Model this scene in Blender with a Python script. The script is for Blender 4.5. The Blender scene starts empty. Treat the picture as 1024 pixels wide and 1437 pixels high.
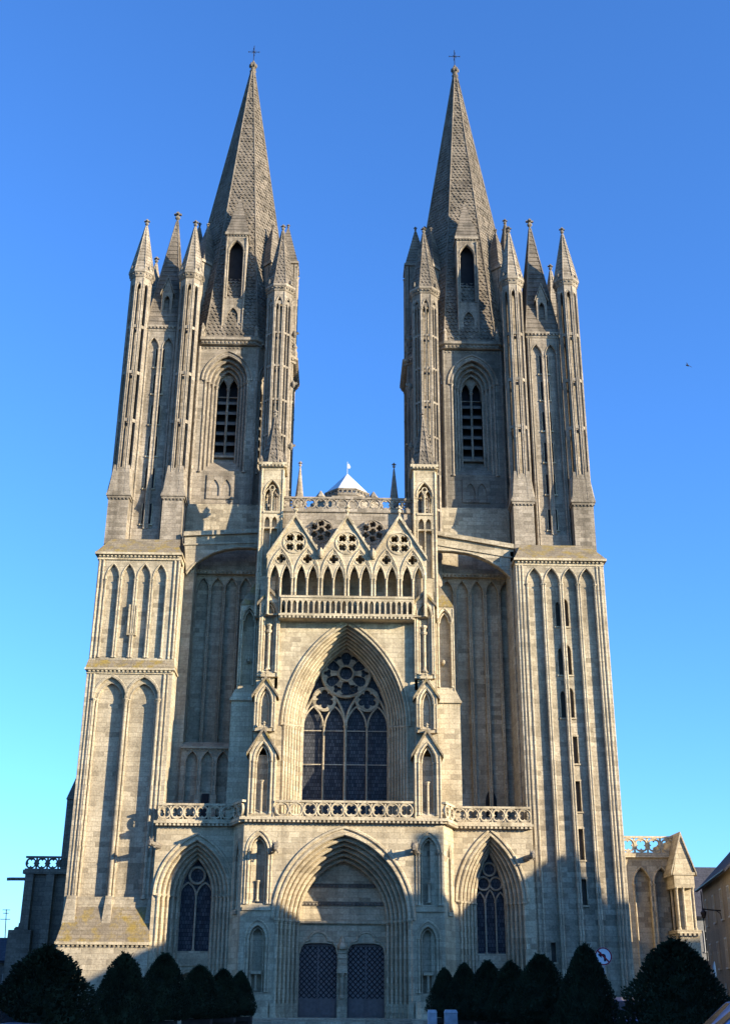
import bpy, math, random
from math import sin, cos, pi, radians, sqrt, atan2
from mathutils import Vector, Matrix
from mathutils.geometry import tessellate_polygon
random.seed(11)
scene = bpy.context.scene
COL = scene.collection
R = radians

# ------------------------------------------------------------------ helpers
class MB:
    """collects vertices and faces for one mesh"""
    def __init__(s):
        s.v = []; s.f = []; s.M = None
    def add(s, verts, faces):
        n = len(s.v)
        if s.M is not None:
            verts = [s.M @ Vector(p) for p in verts]
        s.v += [tuple(p) for p in verts]
        s.f += [tuple(i + n for i in f) for f in faces]
    def box(s, x0, x1, y0, y1, z0, z1):
        s.add([(x0,y0,z0),(x1,y0,z0),(x1,y1,z0),(x0,y1,z0),(x0,y0,z1),(x1,y0,z1),(x1,y1,z1),(x0,y1,z1)],
              [(0,3,2,1),(4,5,6,7),(0,1,5,4),(1,2,6,5),(2,3,7,6),(3,0,4,7)])
    def frustum(s, b, zb, t, zt):
        """b, t = (x0,x1,y0,y1) rectangles at zb and zt"""
        x0,x1,y0,y1 = b; X0,X1,Y0,Y1 = t
        s.add([(x0,y0,zb),(x1,y0,zb),(x1,y1,zb),(x0,y1,zb),(X0,Y0,zt),(X1,Y0,zt),(X1,Y1,zt),(X0,Y1,zt)],
              [(0,3,2,1),(4,5,6,7),(0,1,5,4),(1,2,6,5),(2,3,7,6),(3,0,4,7)])
    def plate(s, outer, holes, y0, y1, back=False):
        """flat plate in XZ with holes, front at y0, rear at y1"""
        loops = [outer] + list(holes)
        flat = [p for l in loops for p in l]
        tris = tessellate_polygon([[Vector((p[0], p[1], 0)) for p in l] for l in loops])
        n = len(flat)
        verts = [(x, y0, z) for x, z in flat] + [(x, y1, z) for x, z in flat]
        faces = [tuple(t) for t in tris]
        if back: faces += [tuple(i + n for i in t) for t in tris]
        k = 0
        for l in loops:
            m = len(l)
            for i in range(m):
                a, b = k + i, k + (i + 1) % m
                faces.append((a, b, b + n, a + n))
            k += m
        s.add(verts, faces)
    def ring(s, A, B, y0, y1):
        """strip between two open paths of equal length (XZ), extruded y0..y1"""
        n = len(A)
        vs = [(x,y0,z) for x,z in A] + [(x,y0,z) for x,z in B] + [(x,y1,z) for x,z in A] + [(x,y1,z) for x,z in B]
        fs = []
        for i in range(n-1):
            fs += [(i,i+1,n+i+1,n+i), (n+i,n+i+1,3*n+i+1,3*n+i), (i,i+1,2*n+i+1,2*n+i)]
        s.add(vs, fs)
    def tube(s, path, r, n=6, closed=False):
        P = [Vector(p) for p in path]; m = len(P); vs = []; fs = []
        prev = None
        for i in range(m):
            if closed: t = P[(i+1) % m] - P[i-1]
            else: t = P[min(i+1, m-1)] - P[max(i-1, 0)]
            t.normalize()
            up = Vector((0,1,0)) if abs(t.y) < .9 else Vector((0,0,1))
            a = t.cross(up).normalized(); b = t.cross(a)
            for k in range(n):
                q = 2*pi*k/n
                vs.append(P[i] + a*(r*cos(q)) + b*(r*sin(q)))
        for i in range(m if closed else m-1):
            for k in range(n):
                a0 = i*n + k; a1 = i*n + (k+1) % n; j = ((i+1) % m)*n
                fs.append((a0, a1, j + (k+1) % n, j + k))
        if not closed:
            fs += [tuple(range(n)), tuple(range((m-1)*n, m*n))]
        s.add(vs, fs)
    def lathe(s, cx, cy, prof, n=8, rot=0.0, cap=True):
        vs = []; fs = []
        for r, z in prof:
            for k in range(n):
                q = rot + 2*pi*k/n
                vs.append((cx + r*cos(q), cy + r*sin(q), z))
        for i in range(len(prof)-1):
            for k in range(n):
                fs.append((i*n+k, i*n+(k+1) % n, (i+1)*n+(k+1) % n, (i+1)*n+k))
        if cap:
            fs += [tuple(range(n)), tuple(range((len(prof)-1)*n, len(prof)*n))]
        s.add(vs, fs)
    def shaft(s, x, y, z0, z1, r=.09, cap=True, n=8):
        """column with base and capital"""
        if cap:
            h = r*2.6
            s.lathe(x, y, [(r*1.6,z0),(r*1.6,z0+r*.9),(r*1.15,z0+r*1.6),(r,z0+r*2),(r,z1-h-r*.3),(r*1.25,z1-h-r*.2),
                           (r,z1-h+r*.2),(r*1.3,z1-h*.5),(r*1.75,z1-h*.25),(r*1.75,z1)], n)
        else:
            s.lathe(x, y, [(r,z0),(r,z1)], n)
    def chevron(s, xc, hw, ze, za, th, y0, y1):
        """saddle roof slabs seen as an inverted V"""
        o = [(xc-hw,ze),(xc,za),(xc+hw,ze)]; i = [(xc-hw,ze-th),(xc,za-th*1.35),(xc+hw,ze-th)]
        s.plate(o + i[::-1], [], y0, y1, True)
    def finial(s, x, y, z, h, n=6):
        """small knob with a leafy cross"""
        w = h*.155
        s.lathe(x, y, [(w*.5,z-h*.15),(w*.42,z+h*.25),(w*1.15,z+h*.38),(w*1.15,z+h*.5),(w*.45,z+h*.62),(w*.9,z+h*.74),(w*.9,z+h*.85),(.02,z+h)], n)
        s.box(x-w*1.7, x+w*1.7, y-w*.45, y+w*.45, z+h*.66, z+h*.78)
        s.box(x-w*.45, x+w*.45, y-w*1.7, y+w*1.7, z+h*.665, z+h*.775)
    def build(s, name, mat, parent=None, loc=None, rotz=0, smooth=False):
        me = bpy.data.meshes.new(name)
        me.from_pydata(s.v, [], s.f)
        me.validate(); me.update()
        o = bpy.data.objects.new(name, me); COL.objects.link(o)
        if mat: me.materials.append(mat)
        if loc: o.location = loc
        if rotz: o.rotation_euler = (0,0,rotz)
        if parent: o.parent = parent
        if smooth:
            for p in me.polygons: p.use_smooth = True
        return o

def mb(M=None):
    m = MB(); m.M = M; return m
def mirror(sx): return Matrix.Diagonal((sx,1,1,1))
def face_m(cx, cy, ang, apo):
    """local frame on a face of a polygonal tower: x along the face, -y outward"""
    return Matrix.Translation((cx,cy,0)) @ Matrix.Rotation(ang,4,'Z') @ Matrix.Translation((0,-apo,0))
def seg_m(p, q):
    """local frame along a plan segment p->q: x from 0 to length"""
    return Matrix.Translation((p[0],p[1],0)) @ Matrix.Rotation(atan2(q[1]-p[1], q[0]-p[0]),4,'Z')
def empty(name, loc=(0,0,0), rotz=0):
    o = bpy.data.objects.new(name, None); COL.objects.link(o)
    o.location = loc; o.rotation_euler = (0,0,rotz); return o
def tag(o, label=None, cat=None, group=None, kind=None):
    if label: o['label'] = label
    if cat: o['category'] = cat
    if group: o['group'] = group
    if kind: o['kind'] = kind
    return o
def kids(o): return list(o.children)
def copy_tree(o, parent=None):
    c = o.copy(); COL.objects.link(c)
    if parent: c.parent = parent
    for ch in kids(o): copy_tree(ch, c)
    return c

def arch(xc, hw, zs, rise, n=8, z0=None):
    """pointed arch as an open path left -> apex -> right; with jambs down to z0 when given"""
    rise = max(rise, hw*1.0001)
    rad = (hw*hw + rise*rise)/(2*hw)
    c = xc - hw + rad
    a1 = math.asin(min(1, rise/rad)) if rad >= hw else pi/2
    a1 = atan2(rise, rad - hw)
    L = []
    for i in range(n+1):
        a = a1*i/n
        L.append((c - rad*cos(a), zs + rad*sin(a)))
    L[-1] = (xc, zs + rise)
    Rr = [(2*xc - x, z) for x, z in L[::-1]][1:]
    P = L + Rr
    if z0 is not None: P = [(xc-hw,z0)] + P + [(xc+hw,z0)]
    return P
def rect(x0, x1, z0, z1): return [(x0,z0),(x1,z0),(x1,z1),(x0,z1)]
def circ(x, z, r, n=24): return [(x + r*cos(2*pi*i/n), z + r*sin(2*pi*i/n)) for i in range(n)]
def foil(x, z, Rr, k=4, rot=pi/4, n=6):
    """multifoil outline of overall radius Rr"""
    d = Rr*.54; r = Rr*.46
    if k > 4: d = Rr*.66; r = Rr*.34
    half = pi*.62 if k <= 4 else pi*.6
    P = []
    for j in range(k):
        a = rot + 2*pi*j/k
        for i in range(n+1):
            t = a - half + 2*half*i/n
            P.append((x + d*cos(a) + r*cos(t), z + d*sin(a) + r*sin(t)))
    return P
def p3(path, y): return [(x,y,z) for x,z in path]

def dentils(m, x0, x1, y, z, s=.12, step=.25, d=.1):
    n = max(1, int((x1-x0)/step)); st = (x1-x0)/n
    for i in range(n):
        c = x0 + (i+.5)*st
        m.box(c-s/2, c+s/2, y-d, y, z-s, z)
def balustrade(m, x0, x1, y, z0, z1, th=.14, cell=None):
    """quatrefoil balustrade between two rails"""
    m.box(x0, x1, y-th*.9, y+th*.9, z0, z0+.09)
    m.box(x0, x1, y-th, y+th, z1-.12, z1)
    H = z1-.12-(z0+.09); zc = z0+.09+H/2
    n = max(1, round((x1-x0)/(cell or H*1.02))); w = (x1-x0)/n
    ro = min(w, H)/2*1.0
    for i in range(n):
        c = x0 + (i+.5)*w
        m.plate(circ(c, zc, ro, 20), [foil(c, zc, ro*.82, 4, pi/4, 5)], y-th*.5, y+th*.5, True)
        m.tube(p3(circ(c, zc, ro*.97, 20), y-th*.5), .045, 5, True)
        if i: m.box(c-w/2-.05, c-w/2+.05, y-th*.45, y+th*.45, z0+.09, z1-.12)
def orders(m, cx, cxi, hw0, hw1, zs0, zs1, za0, za1, zb, y0, y1, n, wallx=None, r=.085, cap=True, seg=10, capr=1.0):
    """n stepped archivolt orders from (hw0,y0) to (hw1,y1), each with a roll; shafts stand below the springing down to zb"""
    for i in range(n):
        f0, f1 = i/n, (i+1)/n
        L = lambda a, b, f: a + (b-a)*f
        h0, h1 = L(hw0,hw1,f0), L(hw0,hw1,f1)
        A = arch(L(cx,cxi,f0), h0, L(zs0,zs1,f0), L(za0-zs0, za1-zs1, f0), seg, zb)
        B = arch(L(cx,cxi,f1), h1, L(zs0,zs1,f1), L(za0-zs0, za1-zs1, f1), seg, zb)
        ya, yb = L(y0,y1,f0), L(y0,y1,f1)
        m.ring(A, B, ya, yb + .02)
        C = arch(L(cx,cxi,f1), h1 + r*.3, L(zs0,zs1,f1), L(za0-zs0,za1-zs1,f1), seg)
        m.tube(p3(C, ya + .01), r, 6)
        D = arch(L(cx,cxi,(f0+f1)/2), (h0+h1)/2, L(zs0,zs1,f0), L(za0-zs0,za1-zs1,(f0+f1)/2), seg)
        m.tube(p3(D, ya), r*.45, 5)
        zc = L(zs0,zs1,f1)
        for sx in (-1, 1):
            x = L(cx,cxi,f1) + sx*(h1 + r*.5)
            m.shaft(x, ya + r*.2, zb, zc, r, cap)
            if cap:
                x0, x1 = sorted((L(cx,cxi,f0)+sx*(h0-.01), L(cx,cxi,f1)+sx*(h1-.06)))
                m.box(x0, x1, ya-.06*capr, yb, zc-.02, zc+.08)
def hood(m, cx, hw, zs, za, y, r=.07, seg=10):
    m.tube(p3(arch(cx, hw, zs, za-zs, seg), y), r, 6)
def blind_row(m, x0, x1, z0, z1, y, depth, centers, hw, zb, zs, za, shaft=.07, mould=.05, seg=7, cuts=()):
    """a wall plate with a row of blind pointed arches, their shafts and hood moulds, and the recessed wall behind"""
    holes = [arch(c, hw, zs, za-zs, seg, zb) for c in centers]
    m.plate(rect(x0,x1,z0,z1), holes, y, y+depth)
    if cuts: m.plate(rect(x0+.01,x1-.01,z0,z1), list(cuts), y+depth-.004, y+depth+.45)
    else: m.box(x0+.01, x1-.01, y+depth-.004, y+depth+.3, z0, z1)
    for c in centers:
        m.tube(p3(arch(c, hw+mould*.7, zs, za-zs+mould, seg), y), mould, 5)
        if shaft:
            for sx in (-1,1):
                m.shaft(c+sx*(hw+shaft*.3), y+shaft*.2, zb, zs, shaft)
def gablet(m, xc, hw, y0, yd, z0, ze, za, nhw, nz0, nzs, nza, depth=.35, colon=None, roofm=None):
    """gabled niche stage of a buttress"""
    m.plate([(xc-hw,z0),(xc+hw,z0),(xc+hw,ze),(xc,za-.1),(xc-hw,ze)], [arch(xc,nhw,nzs,nza-nzs,7,nz0)], y0, y0+depth)
    m.box(xc-hw, xc+hw, y0+depth-.004, y0+yd, z0, ze)
    m.tube(p3(arch(xc,nhw+.1,nzs,nza-nzs+.13,7),y0), .055, 5)
    m.tube(p3(arch(xc,nhw-.1,nzs,nza-nzs-.14,7),y0+.14), .05, 5)
    for sx in (-1,1):
        m.shaft(xc+sx*(nhw+.1), y0-.02, nz0, nzs, .055)
        m.shaft(xc+sx*(nhw-.06), y0+.13, nz0, nzs, .05)
        m.shaft(xc+sx*(hw-.04), y0, z0, ze-.02, .06, False)
    m.frustum((xc-nhw,xc+nhw,y0-.02,y0+depth), nz0-.02, (xc-nhw,xc+nhw,y0+depth-.08,y0+depth), nz0+.3)
    r = roofm or m
    r.chevron(xc, hw+.17, ze+.03, za, .17, y0-.12, y0+yd)
    if colon:
        m.shaft(xc, y0+.13, colon[0], colon[1], colon[2])
def stepped(m, cx, cy, n, a0, z0, a1, z1, rows, lip=.035, rot=None):
    """stone roof of overlapping courses; a = apothem"""
    k = 1/cos(pi/n); rot = (pi/n - pi/2) if rot is None else rot
    for i in range(rows):
        f0, f1 = i/rows, (i+1)/rows
        ra, rb = a0+(a1-a0)*f0, a0+(a1-a0)*f1
        za, zb = z0+(z1-z0)*f0, z0+(z1-z0)*f1
        m.lathe(cx, cy, [((ra-lip)*k if i else ra*k, za-.01), ((ra+lip)*k, za+.01), (rb*k, zb+.01)], n, rot, i == rows-1)
def scaled(m, cx, cy, n, a0, z0, a1, z1, rows, w, lip=.05, rot0=None):
    """pyramid roof of pointed overlapping stone scales, with ribs on the arrises"""
    k = 1/cos(pi/n); rot = pi/n - pi/2
    m.lathe(cx, cy, [(a0*k,z0),(a1*k,z1)], n, rot)
    tn = math.tan(pi/n); H = z1-z0
    slope = (a0-a1)/H
    nz = slope/sqrt(1+slope*slope); no = 1/sqrt(1+slope*slope)
    for j in range(n):
        F = Matrix.Translation((cx,cy,0)) @ Matrix.Rotation(2*pi*j/n,4,'Z')
        vs = []; fs = []
        for i in range(rows):
            f0, f1 = i/rows, (i+1.25)/rows
            z = z0+H*i/rows; zt = z0+H*min(1, f1)
            a = a0+(a1-a0)*i/rows; at = a0+(a1-a0)*min(1, f1)
            half = a*tn; halft = at*tn
            cnt = max(1, round(2*half/w)); st = 2*half/cnt
            dz = (zt-z)*.42
            zm = z+dz; am = a+(at-a)*.42; halfm = am*tn
            ks = [q+.5 for q in range(cnt)] if i % 2 == 0 else list(range(0, cnt+1))
            for q in ks:
                c = -half+q*st
                l, r_ = max(c-st/2*.96,-half), min(c+st/2*.96, half)
                if r_-l < .02: continue
                c = min(max(c, l), r_)
                sc = lambda x, h: x*h/half if half > 0 else 0
                o = lip*random.uniform(.45,1.45)
                b = len(vs)
                y = lambda aa, off: -(aa + off*no)
                vs += [(c, y(a,o), z+off_z(o,nz)), (r_*halfm/half, y(am,o*.85), zm+off_z(o,nz)), (r_*halft/half, y(at,.004), zt), (l*halft/half, y(at,.004), zt),
                       (l*halfm/half, y(am,o*.85), zm+off_z(o,nz)), (c, y(a,.0), z), (r_*halfm/half, y(am,0), zm), (l*halfm/half, y(am,0), zm)]
                fs += [(b,b+1,b+2,b+3,b+4),(b,b+1,b+6,b+5),(b,b+5,b+7,b+4)]
        old = m.M; m.M = F if old is None else old @ F
        m.add(vs, fs); m.M = old
    for j in range(n):
        q = rot + 2*pi*j/n
        m.tube([(cx+(a0*k+.02)*cos(q), cy+(a0*k+.02)*sin(q), z0),(cx+(a1*k+.02)*cos(q), cy+(a1*k+.02)*sin(q), z1)], .075 if a0 > 2 else .05, 5)
def off_z(o, nz): return o*nz

# ------------------------------------------------------------------ materials
def new_mat(name):
    m = bpy.data.materials.new(name); m.use_nodes = True
    nt = m.node_tree; nt.nodes.clear()
    out = nt.nodes.new('ShaderNodeOutputMaterial'); b = nt.nodes.new('ShaderNodeBsdfPrincipled')
    nt.links.new(b.outputs[0], out.inputs[0])
    b.inputs['Roughness'].default_value = .9
    b.inputs['Specular IOR Level'].default_value = .2
    return m, nt, b
def N(nt, t, **kw):
    n = nt.nodes.new(t)
    for k, v in kw.items(): setattr(n, k, v)
    return n
def mixc(nt, a, b, f, mode='MIX'):
    n = N(nt, 'ShaderNodeMix', data_type='RGBA', blend_type=mode)
    for i, v in ((6,a),(7,b),(0,f)):
        if hasattr(v, 'links'): nt.links.new(v, n.inputs[i])
        else: n.inputs[i].default_value = v if i == 0 else (*v[:3],1)
    return n.outputs[2]
def ramp(nt, src, stops):
    n = N(nt, 'ShaderNodeValToRGB')
    while len(n.color_ramp.elements) < len(stops): n.color_ramp.elements.new(.5)
    for e, (p, c) in zip(n.color_ramp.elements, stops):
        e.position = p; e.color = (*c,1) if len(c) == 3 else c
    nt.links.new(src, n.inputs[0]); return n.outputs[0]
def wall_uv(nt):
    g = N(nt, 'ShaderNodeNewGeometry')
    c = N(nt, 'ShaderNodeVectorMath', operation='CROSS_PRODUCT'); nt.links.new(g.outputs['True Normal'], c.inputs[0]); c.inputs[1].default_value = (0,0,1)
    nn = N(nt, 'ShaderNodeVectorMath', operation='NORMALIZE'); nt.links.new(c.outputs[0], nn.inputs[0])
    d = N(nt, 'ShaderNodeVectorMath', operation='DOT_PRODUCT'); nt.links.new(nn.outputs[0], d.inputs[0]); nt.links.new(g.outputs['Position'], d.inputs[1])
    s = N(nt, 'ShaderNodeSeparateXYZ'); nt.links.new(g.outputs['Position'], s.inputs[0])
    k = N(nt, 'ShaderNodeCombineXYZ'); nt.links.new(d.outputs['Value'], k.inputs[0]); nt.links.new(s.outputs[2], k.inputs[1])
    return g.outputs['Position'], k.outputs[0]
def noise(nt, vec, scale, detail=4, rough=.55, stretch=None):
    if stretch:
        mp = N(nt, 'ShaderNodeMapping'); mp.inputs['Scale'].default_value = stretch; nt.links.new(vec, mp.inputs[0]); vec = mp.outputs[0]
    n = N(nt, 'ShaderNodeTexNoise'); n.inputs['Scale'].default_value = scale; n.inputs['Detail'].default_value = detail; n.inputs['Roughness'].default_value = rough
    nt.links.new(vec, n.inputs['Vector']); return n.outputs[0]
def bump(nt, b, h, strength=.4, dist=.03):
    n = N(nt, 'ShaderNodeBump'); n.inputs['Strength'].default_value = strength; n.inputs['Distance'].default_value = dist
    nt.links.new(h, n.inputs['Height']); nt.links.new(n.outputs[0], b.inputs['Normal'])
def stone(name, c1, c2, mort, stain, stain_amt=.5, bw=.62, bh=.3, lichen=None, lich_t=.6, streak=.5, var=.5):
    m, nt, b = new_mat(name)
    pos, uv = wall_uv(nt)
    br = N(nt, 'ShaderNodeTexBrick'); nt.links.new(uv, br.inputs['Vector'])
    br.inputs['Scale'].default_value = 1; br.inputs['Brick Width'].default_value = bw; br.inputs['Row Height'].default_value = bh
    br.inputs['Mortar Size'].default_value = .012; br.inputs['Mortar Smooth'].default_value = .3; br.inputs['Bias'].default_value = -.25
    br.inputs['Color1'].default_value = (*c1,1); br.inputs['Color2'].default_value = (*c2,1); br.inputs['Mortar'].default_value = (*mort,1)
    br.offset = .5; br.squash = 1.35; br.squash_frequency = 3
    # odd darker replaced blocks: second brick grid, same joints, thresholded
    br2 = N(nt, 'ShaderNodeTexBrick'); nt.links.new(uv, br2.inputs['Vector'])
    for k in ('Scale','Brick Width','Row Height','Mortar Size'): br2.inputs[k].default_value = br.inputs[k].default_value
    br2.offset = .5; br2.squash = 1.35; br2.squash_frequency = 3
    br2.inputs['Color1'].default_value = (0,0,0,1); br2.inputs['Color2'].default_value = (1,1,1,1); br2.inputs['Mortar'].default_value = (0,0,0,1)
    odd = ramp(nt, br2.outputs[0], [(.55,(0,0,0)),(.95,(1,1,1))])
    patch = ramp(nt, noise(nt, pos, .3, 4, .6), [(.36,(.12,.12,.12)),(.58,(1,1,1))])
    om = N(nt, 'ShaderNodeMath', operation='MULTIPLY'); nt.links.new(odd, om.inputs[0]); nt.links.new(patch, om.inputs[1])
    om2 = N(nt, 'ShaderNodeMath', operation='MULTIPLY'); nt.links.new(om.outputs[0], om2.inputs[0]); om2.inputs[1].default_value = var
    col = mixc(nt, br.outputs[0], tuple(x*.5 for x in c2), om2.outputs[0])
    n1 = ramp(nt, noise(nt, pos, .55, 6, .65), [(.38,(0,0,0)),(.68,(1,1,1))])
    n2 = ramp(nt, noise(nt, pos, 1.0, 5, .6, (1.6,1.6,.12)), [(.48,(0,0,0)),(.68,(1,1,1))])
    a = N(nt, 'ShaderNodeMath', operation='MULTIPLY'); nt.links.new(n1, a.inputs[0]); a.inputs[1].default_value = stain_amt
    col = mixc(nt, col, stain, a.outputs[0])
    a2 = N(nt, 'ShaderNodeMath', operation='MULTIPLY'); nt.links.new(n2, a2.inputs[0]); a2.inputs[1].default_value = streak*.6
    col = mixc(nt, col, tuple(x*.42 for x in stain), a2.outputs[0])
    if lichen:
        l = ramp(nt, noise(nt, pos, 1.3, 6, .7), [(lich_t-.06,(0,0,0)),(lich_t+.08,(1,1,1))])
        col = mixc(nt, col, lichen, l)
    fine = noise(nt, pos, 9, 5, .7)
    fr = ramp(nt, fine, [(.3,(.66,.66,.66)),(.7,(1.22,1.22,1.22))])
    col = mixc(nt, col, fr, 1.0, 'MULTIPLY')
    nt.links.new(col, b.inputs['Base Color'])
    h = N(nt, 'ShaderNodeMath', operation='SUBTRACT'); nt.links.new(fine, h.inputs[0]); nt.links.new(br.outputs[1], h.inputs[1])
    bump(nt, b, h.outputs[0], .55, .035)
    return m
def plain(name, c, rough=.7, metal=0, spec=.3, nscale=6, namt=.25, bstr=.1):
    m, nt, b = new_mat(name)
    g = N(nt, 'ShaderNodeNewGeometry')
    n = noise(nt, g.outputs['Position'], nscale, 5, .6)
    f = ramp(nt, n, [(.3,tuple(x*(1-namt) for x in c)),(.7,tuple(min(1,x*(1+namt)) for x in c))])
    nt.links.new(f, b.inputs['Base Color']); b.inputs['Roughness'].default_value = rough
    b.inputs['Metallic'].default_value = metal; b.inputs['Specular IOR Level'].default_value = spec
    if bstr: bump(nt, b, n, bstr, .02)
    return m

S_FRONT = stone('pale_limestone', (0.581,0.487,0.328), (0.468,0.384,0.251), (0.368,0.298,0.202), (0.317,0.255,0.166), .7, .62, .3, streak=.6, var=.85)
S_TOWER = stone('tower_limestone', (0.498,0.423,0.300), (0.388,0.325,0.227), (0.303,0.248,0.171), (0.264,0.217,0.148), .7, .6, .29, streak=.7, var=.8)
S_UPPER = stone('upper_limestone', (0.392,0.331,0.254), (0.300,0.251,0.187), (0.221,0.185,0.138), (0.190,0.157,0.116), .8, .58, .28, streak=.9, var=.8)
S_DARK = stone('weathered_shaded_limestone', (0.246,0.212,0.165), (0.191,0.162,0.125), (0.134,0.115,0.092), (0.117,0.101,0.080), .7, .58, .28, streak=.6, var=.5)  # weathered stone; also paints shade on the right belfry and left chapel
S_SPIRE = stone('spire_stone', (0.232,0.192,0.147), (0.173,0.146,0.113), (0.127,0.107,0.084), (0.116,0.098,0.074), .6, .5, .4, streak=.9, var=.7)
S_ROOF = stone('weathering_stone', (0.293,0.238,0.161), (0.225,0.182,0.119), (0.164,0.130,0.088), (0.169,0.135,0.094), .7, .5, .22, lichen=(0.263,0.185,0.052), lich_t=.54, streak=.2)
S_MOULD = plain('moulding_stone', (.56,.46,.30), .9, nscale=3, namt=.22, bstr=.15)
M_LEAD = plain('lead_roof', (.5,.52,.55), .5, nscale=2, namt=.15)
M_IRON = plain('dark_iron', (.03,.03,.035), .5, .6)
M_LOUVRE = plain('slate_louvre', (.13,.12,.105), .8, nscale=4)
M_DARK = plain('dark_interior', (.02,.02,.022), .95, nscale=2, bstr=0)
M_DIM = plain('slit_shade', (.10,.085,.065), .95, nscale=3)  # backing of the tower slits: dim interior shade put into the colour
M_DOOR = plain('grey_blue_door', (.15,.125,.115), .6, nscale=5, namt=.2)
def glass_mat():
    m, nt, b = new_mat('leaded_glass')
    pos, uv = wall_uv(nt)
    br = N(nt, 'ShaderNodeTexBrick'); nt.links.new(uv, br.inputs['Vector'])
    br.inputs['Scale'].default_value = 1; br.inputs['Brick Width'].default_value = .16; br.inputs['Row Height'].default_value = .22
    br.inputs['Mortar Size'].default_value = .012; br.offset = .5
    br.inputs['Color1'].default_value = (.035,.038,.044,1); br.inputs['Color2'].default_value = (.085,.088,.095,1); br.inputs['Mortar'].default_value = (.012,.012,.013,1)
    nt.links.new(br.outputs[0], b.inputs['Base Color'])
    b.inputs['Roughness'].default_value = .3; b.inputs['Specular IOR Level'].default_value = .05
    bump(nt, b, noise(nt, pos, 5, 3), .35, .03)
    return m
M_GLASS = glass_mat()
def leaf_mat(name, c1, c2):
    m, nt, b = new_mat(name)
    g = N(nt, 'ShaderNodeNewGeometry')
    col = ramp(nt, noise(nt, g.outputs['Position'], 2.2, 4), [(.35,c1),(.7,c2)])
    nt.links.new(col, b.inputs['Base Color']); b.inputs['Roughness'].default_value = .8; b.inputs['Specular IOR Level'].default_value = .08
    return m
M_LEAF = leaf_mat('yew_foliage', (.02,.027,.015), (.045,.058,.028))
M_BARK = plain('bark', (.035,.026,.02), .95)

# ================================================================== CATHEDRAL
cath = tag(empty('cathedral', (0,0,0)), 'pale limestone Gothic cathedral with twin pointed spires, gabled gallery and three portals', 'cathedral')

# ---- lower central block with the main portal
PY, SY, TY = 0.0, 2.0, 3.5           # planes of the portal block, the side bays and the towers
m = mb()
wallpoly = rect(-5.6,5.55,0.0,10.1)
portal_hole = arch(.02, 3.78, 5.0, 4.75, 14, .03)
niches = []
for sx in (-1,1):
    niches += [arch(sx*4.72,.5,8.55,.85,7,5.75), arch(sx*4.62,.44,4.05,.62,7,1.3)]
m.plate(wallpoly, [portal_hole]+niches, PY, PY+.55)
for sx in (-1,1):
    x0, x1 = sorted((sx*3.85, sx*5.55))
    m.box(x0, x1, .546, 3.4, 0, 10.1)
    for (c,hw,zb,zs,za,r) in ((sx*4.72,.5,5.75,8.55,9.4,.06),(sx*4.62,.44,1.3,4.05,4.67,.05)):
        hood(m, c, hw+.2, zs, za+.27, PY, .06, 8); hood(m, c, hw+.03, zs, za+.03, PY+.02, .06, 8)
        hood(m, c, hw-.1, zs, za-.13, PY+.2, .05, 8)
        for q in (-1,1):
            m.shaft(c+q*(hw+.06), PY-.02, zb, zs, r); m.shaft(c+q*(hw-.1), PY+.18, zb, zs, r*.8)
            m.shaft(c+q*(hw+.21), PY-.02, zb, zs, r*.8)
    m.shaft(sx*4.72, .18, 5.9, 7.0, .07); m.box(sx*4.72-.3, sx*4.72+.3, .02, .5, 5.62, 5.78)
    m.shaft(sx*4.62, .2, 1.35, 2.25, .07); m.box(sx*4.62-.28, sx*4.62+.28, .05, .45, 2.2, 2.34)
    m.box(min(sx*3.95,sx*5.5), max(sx*3.95,sx*5.5), -.09, -.002, 5.42, 5.6)
    m.box(min(sx*3.9,sx*5.6), max(sx*3.9,sx*5.6), -.22, -.002, 0, .9)
    # splayed return wall with its own slim niche
    p, q = ((5.55,0),(6.3,SY)) if sx > 0 else ((-6.35,SY),(-5.6,0))
    m.M = seg_m(p, q); L = sqrt((q[0]-p[0])**2+(q[1]-p[1])**2)
    m.plate(rect(0,L,0,10.1), [arch(L/2,.33,8.35,.75,7,5.5)], 0, .4)
    m.box(.0, L, .396, .8, 0, 10.1)
    hood(m, L/2, .45, 8.35, 9.25, 0, .06, 7); hood(m, L/2, .34, 8.35, 9.12, .02, .05, 7)
    for k in (-1,1): m.shaft(L/2+k*.37, 0, 5.5, 8.35, .06)
    m.box(L/2-.45, L/2+.45, -.1, .1, 5.25, 5.45)
    m.M = None
m.box(-3.9, 3.9, 3.4, 3.9, 4.9, 10.1)
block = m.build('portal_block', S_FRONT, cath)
# cornice and balustrade
m = mb()
m.box(-5.75,5.7,-.2,1.6,10.1,10.22); m.box(-5.85,5.8,-.34,1.6,10.22,10.36)
dentils(m, -5.6,5.55,-.2,10.22,.13,.24,.12)
for sx in (-1,1):
    p, q = ((5.7,-.2),(6.42,SY-.22)) if sx > 0 else ((-6.47,SY-.22),(-5.75,-.2))
    m.M = seg_m(p, q); L = sqrt((q[0]-p[0])**2+(q[1]-p[1])**2)
    m.box(0,L,0,1.2,10.1,10.215); m.box(-.08,L+.08,-.13,1.2,10.215,10.35); dentils(m,0,L,0,10.215,.13,.24,.12)
    m.M = None
m.build('cornice', S_FRONT, block)
m = mb(); balustrade(m, -3.9, 3.88, .25, 10.38, 11.36, .12)
m.build('balustrade', S_FRONT, block)
for sx in (-1,1):
    m = mb()
    p, q = ((5.62,.2),(6.3,1.75)) if sx > 0 else ((-6.35,1.75),(-5.68,.2))
    m.M = seg_m(p, q); L = sqrt((q[0]-p[0])**2+(q[1]-p[1])**2); balustrade(m, 0, L, 0, 10.38, 11.36, .11); m.M = None
    m.build('balustrade', S_FRONT, block)

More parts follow.
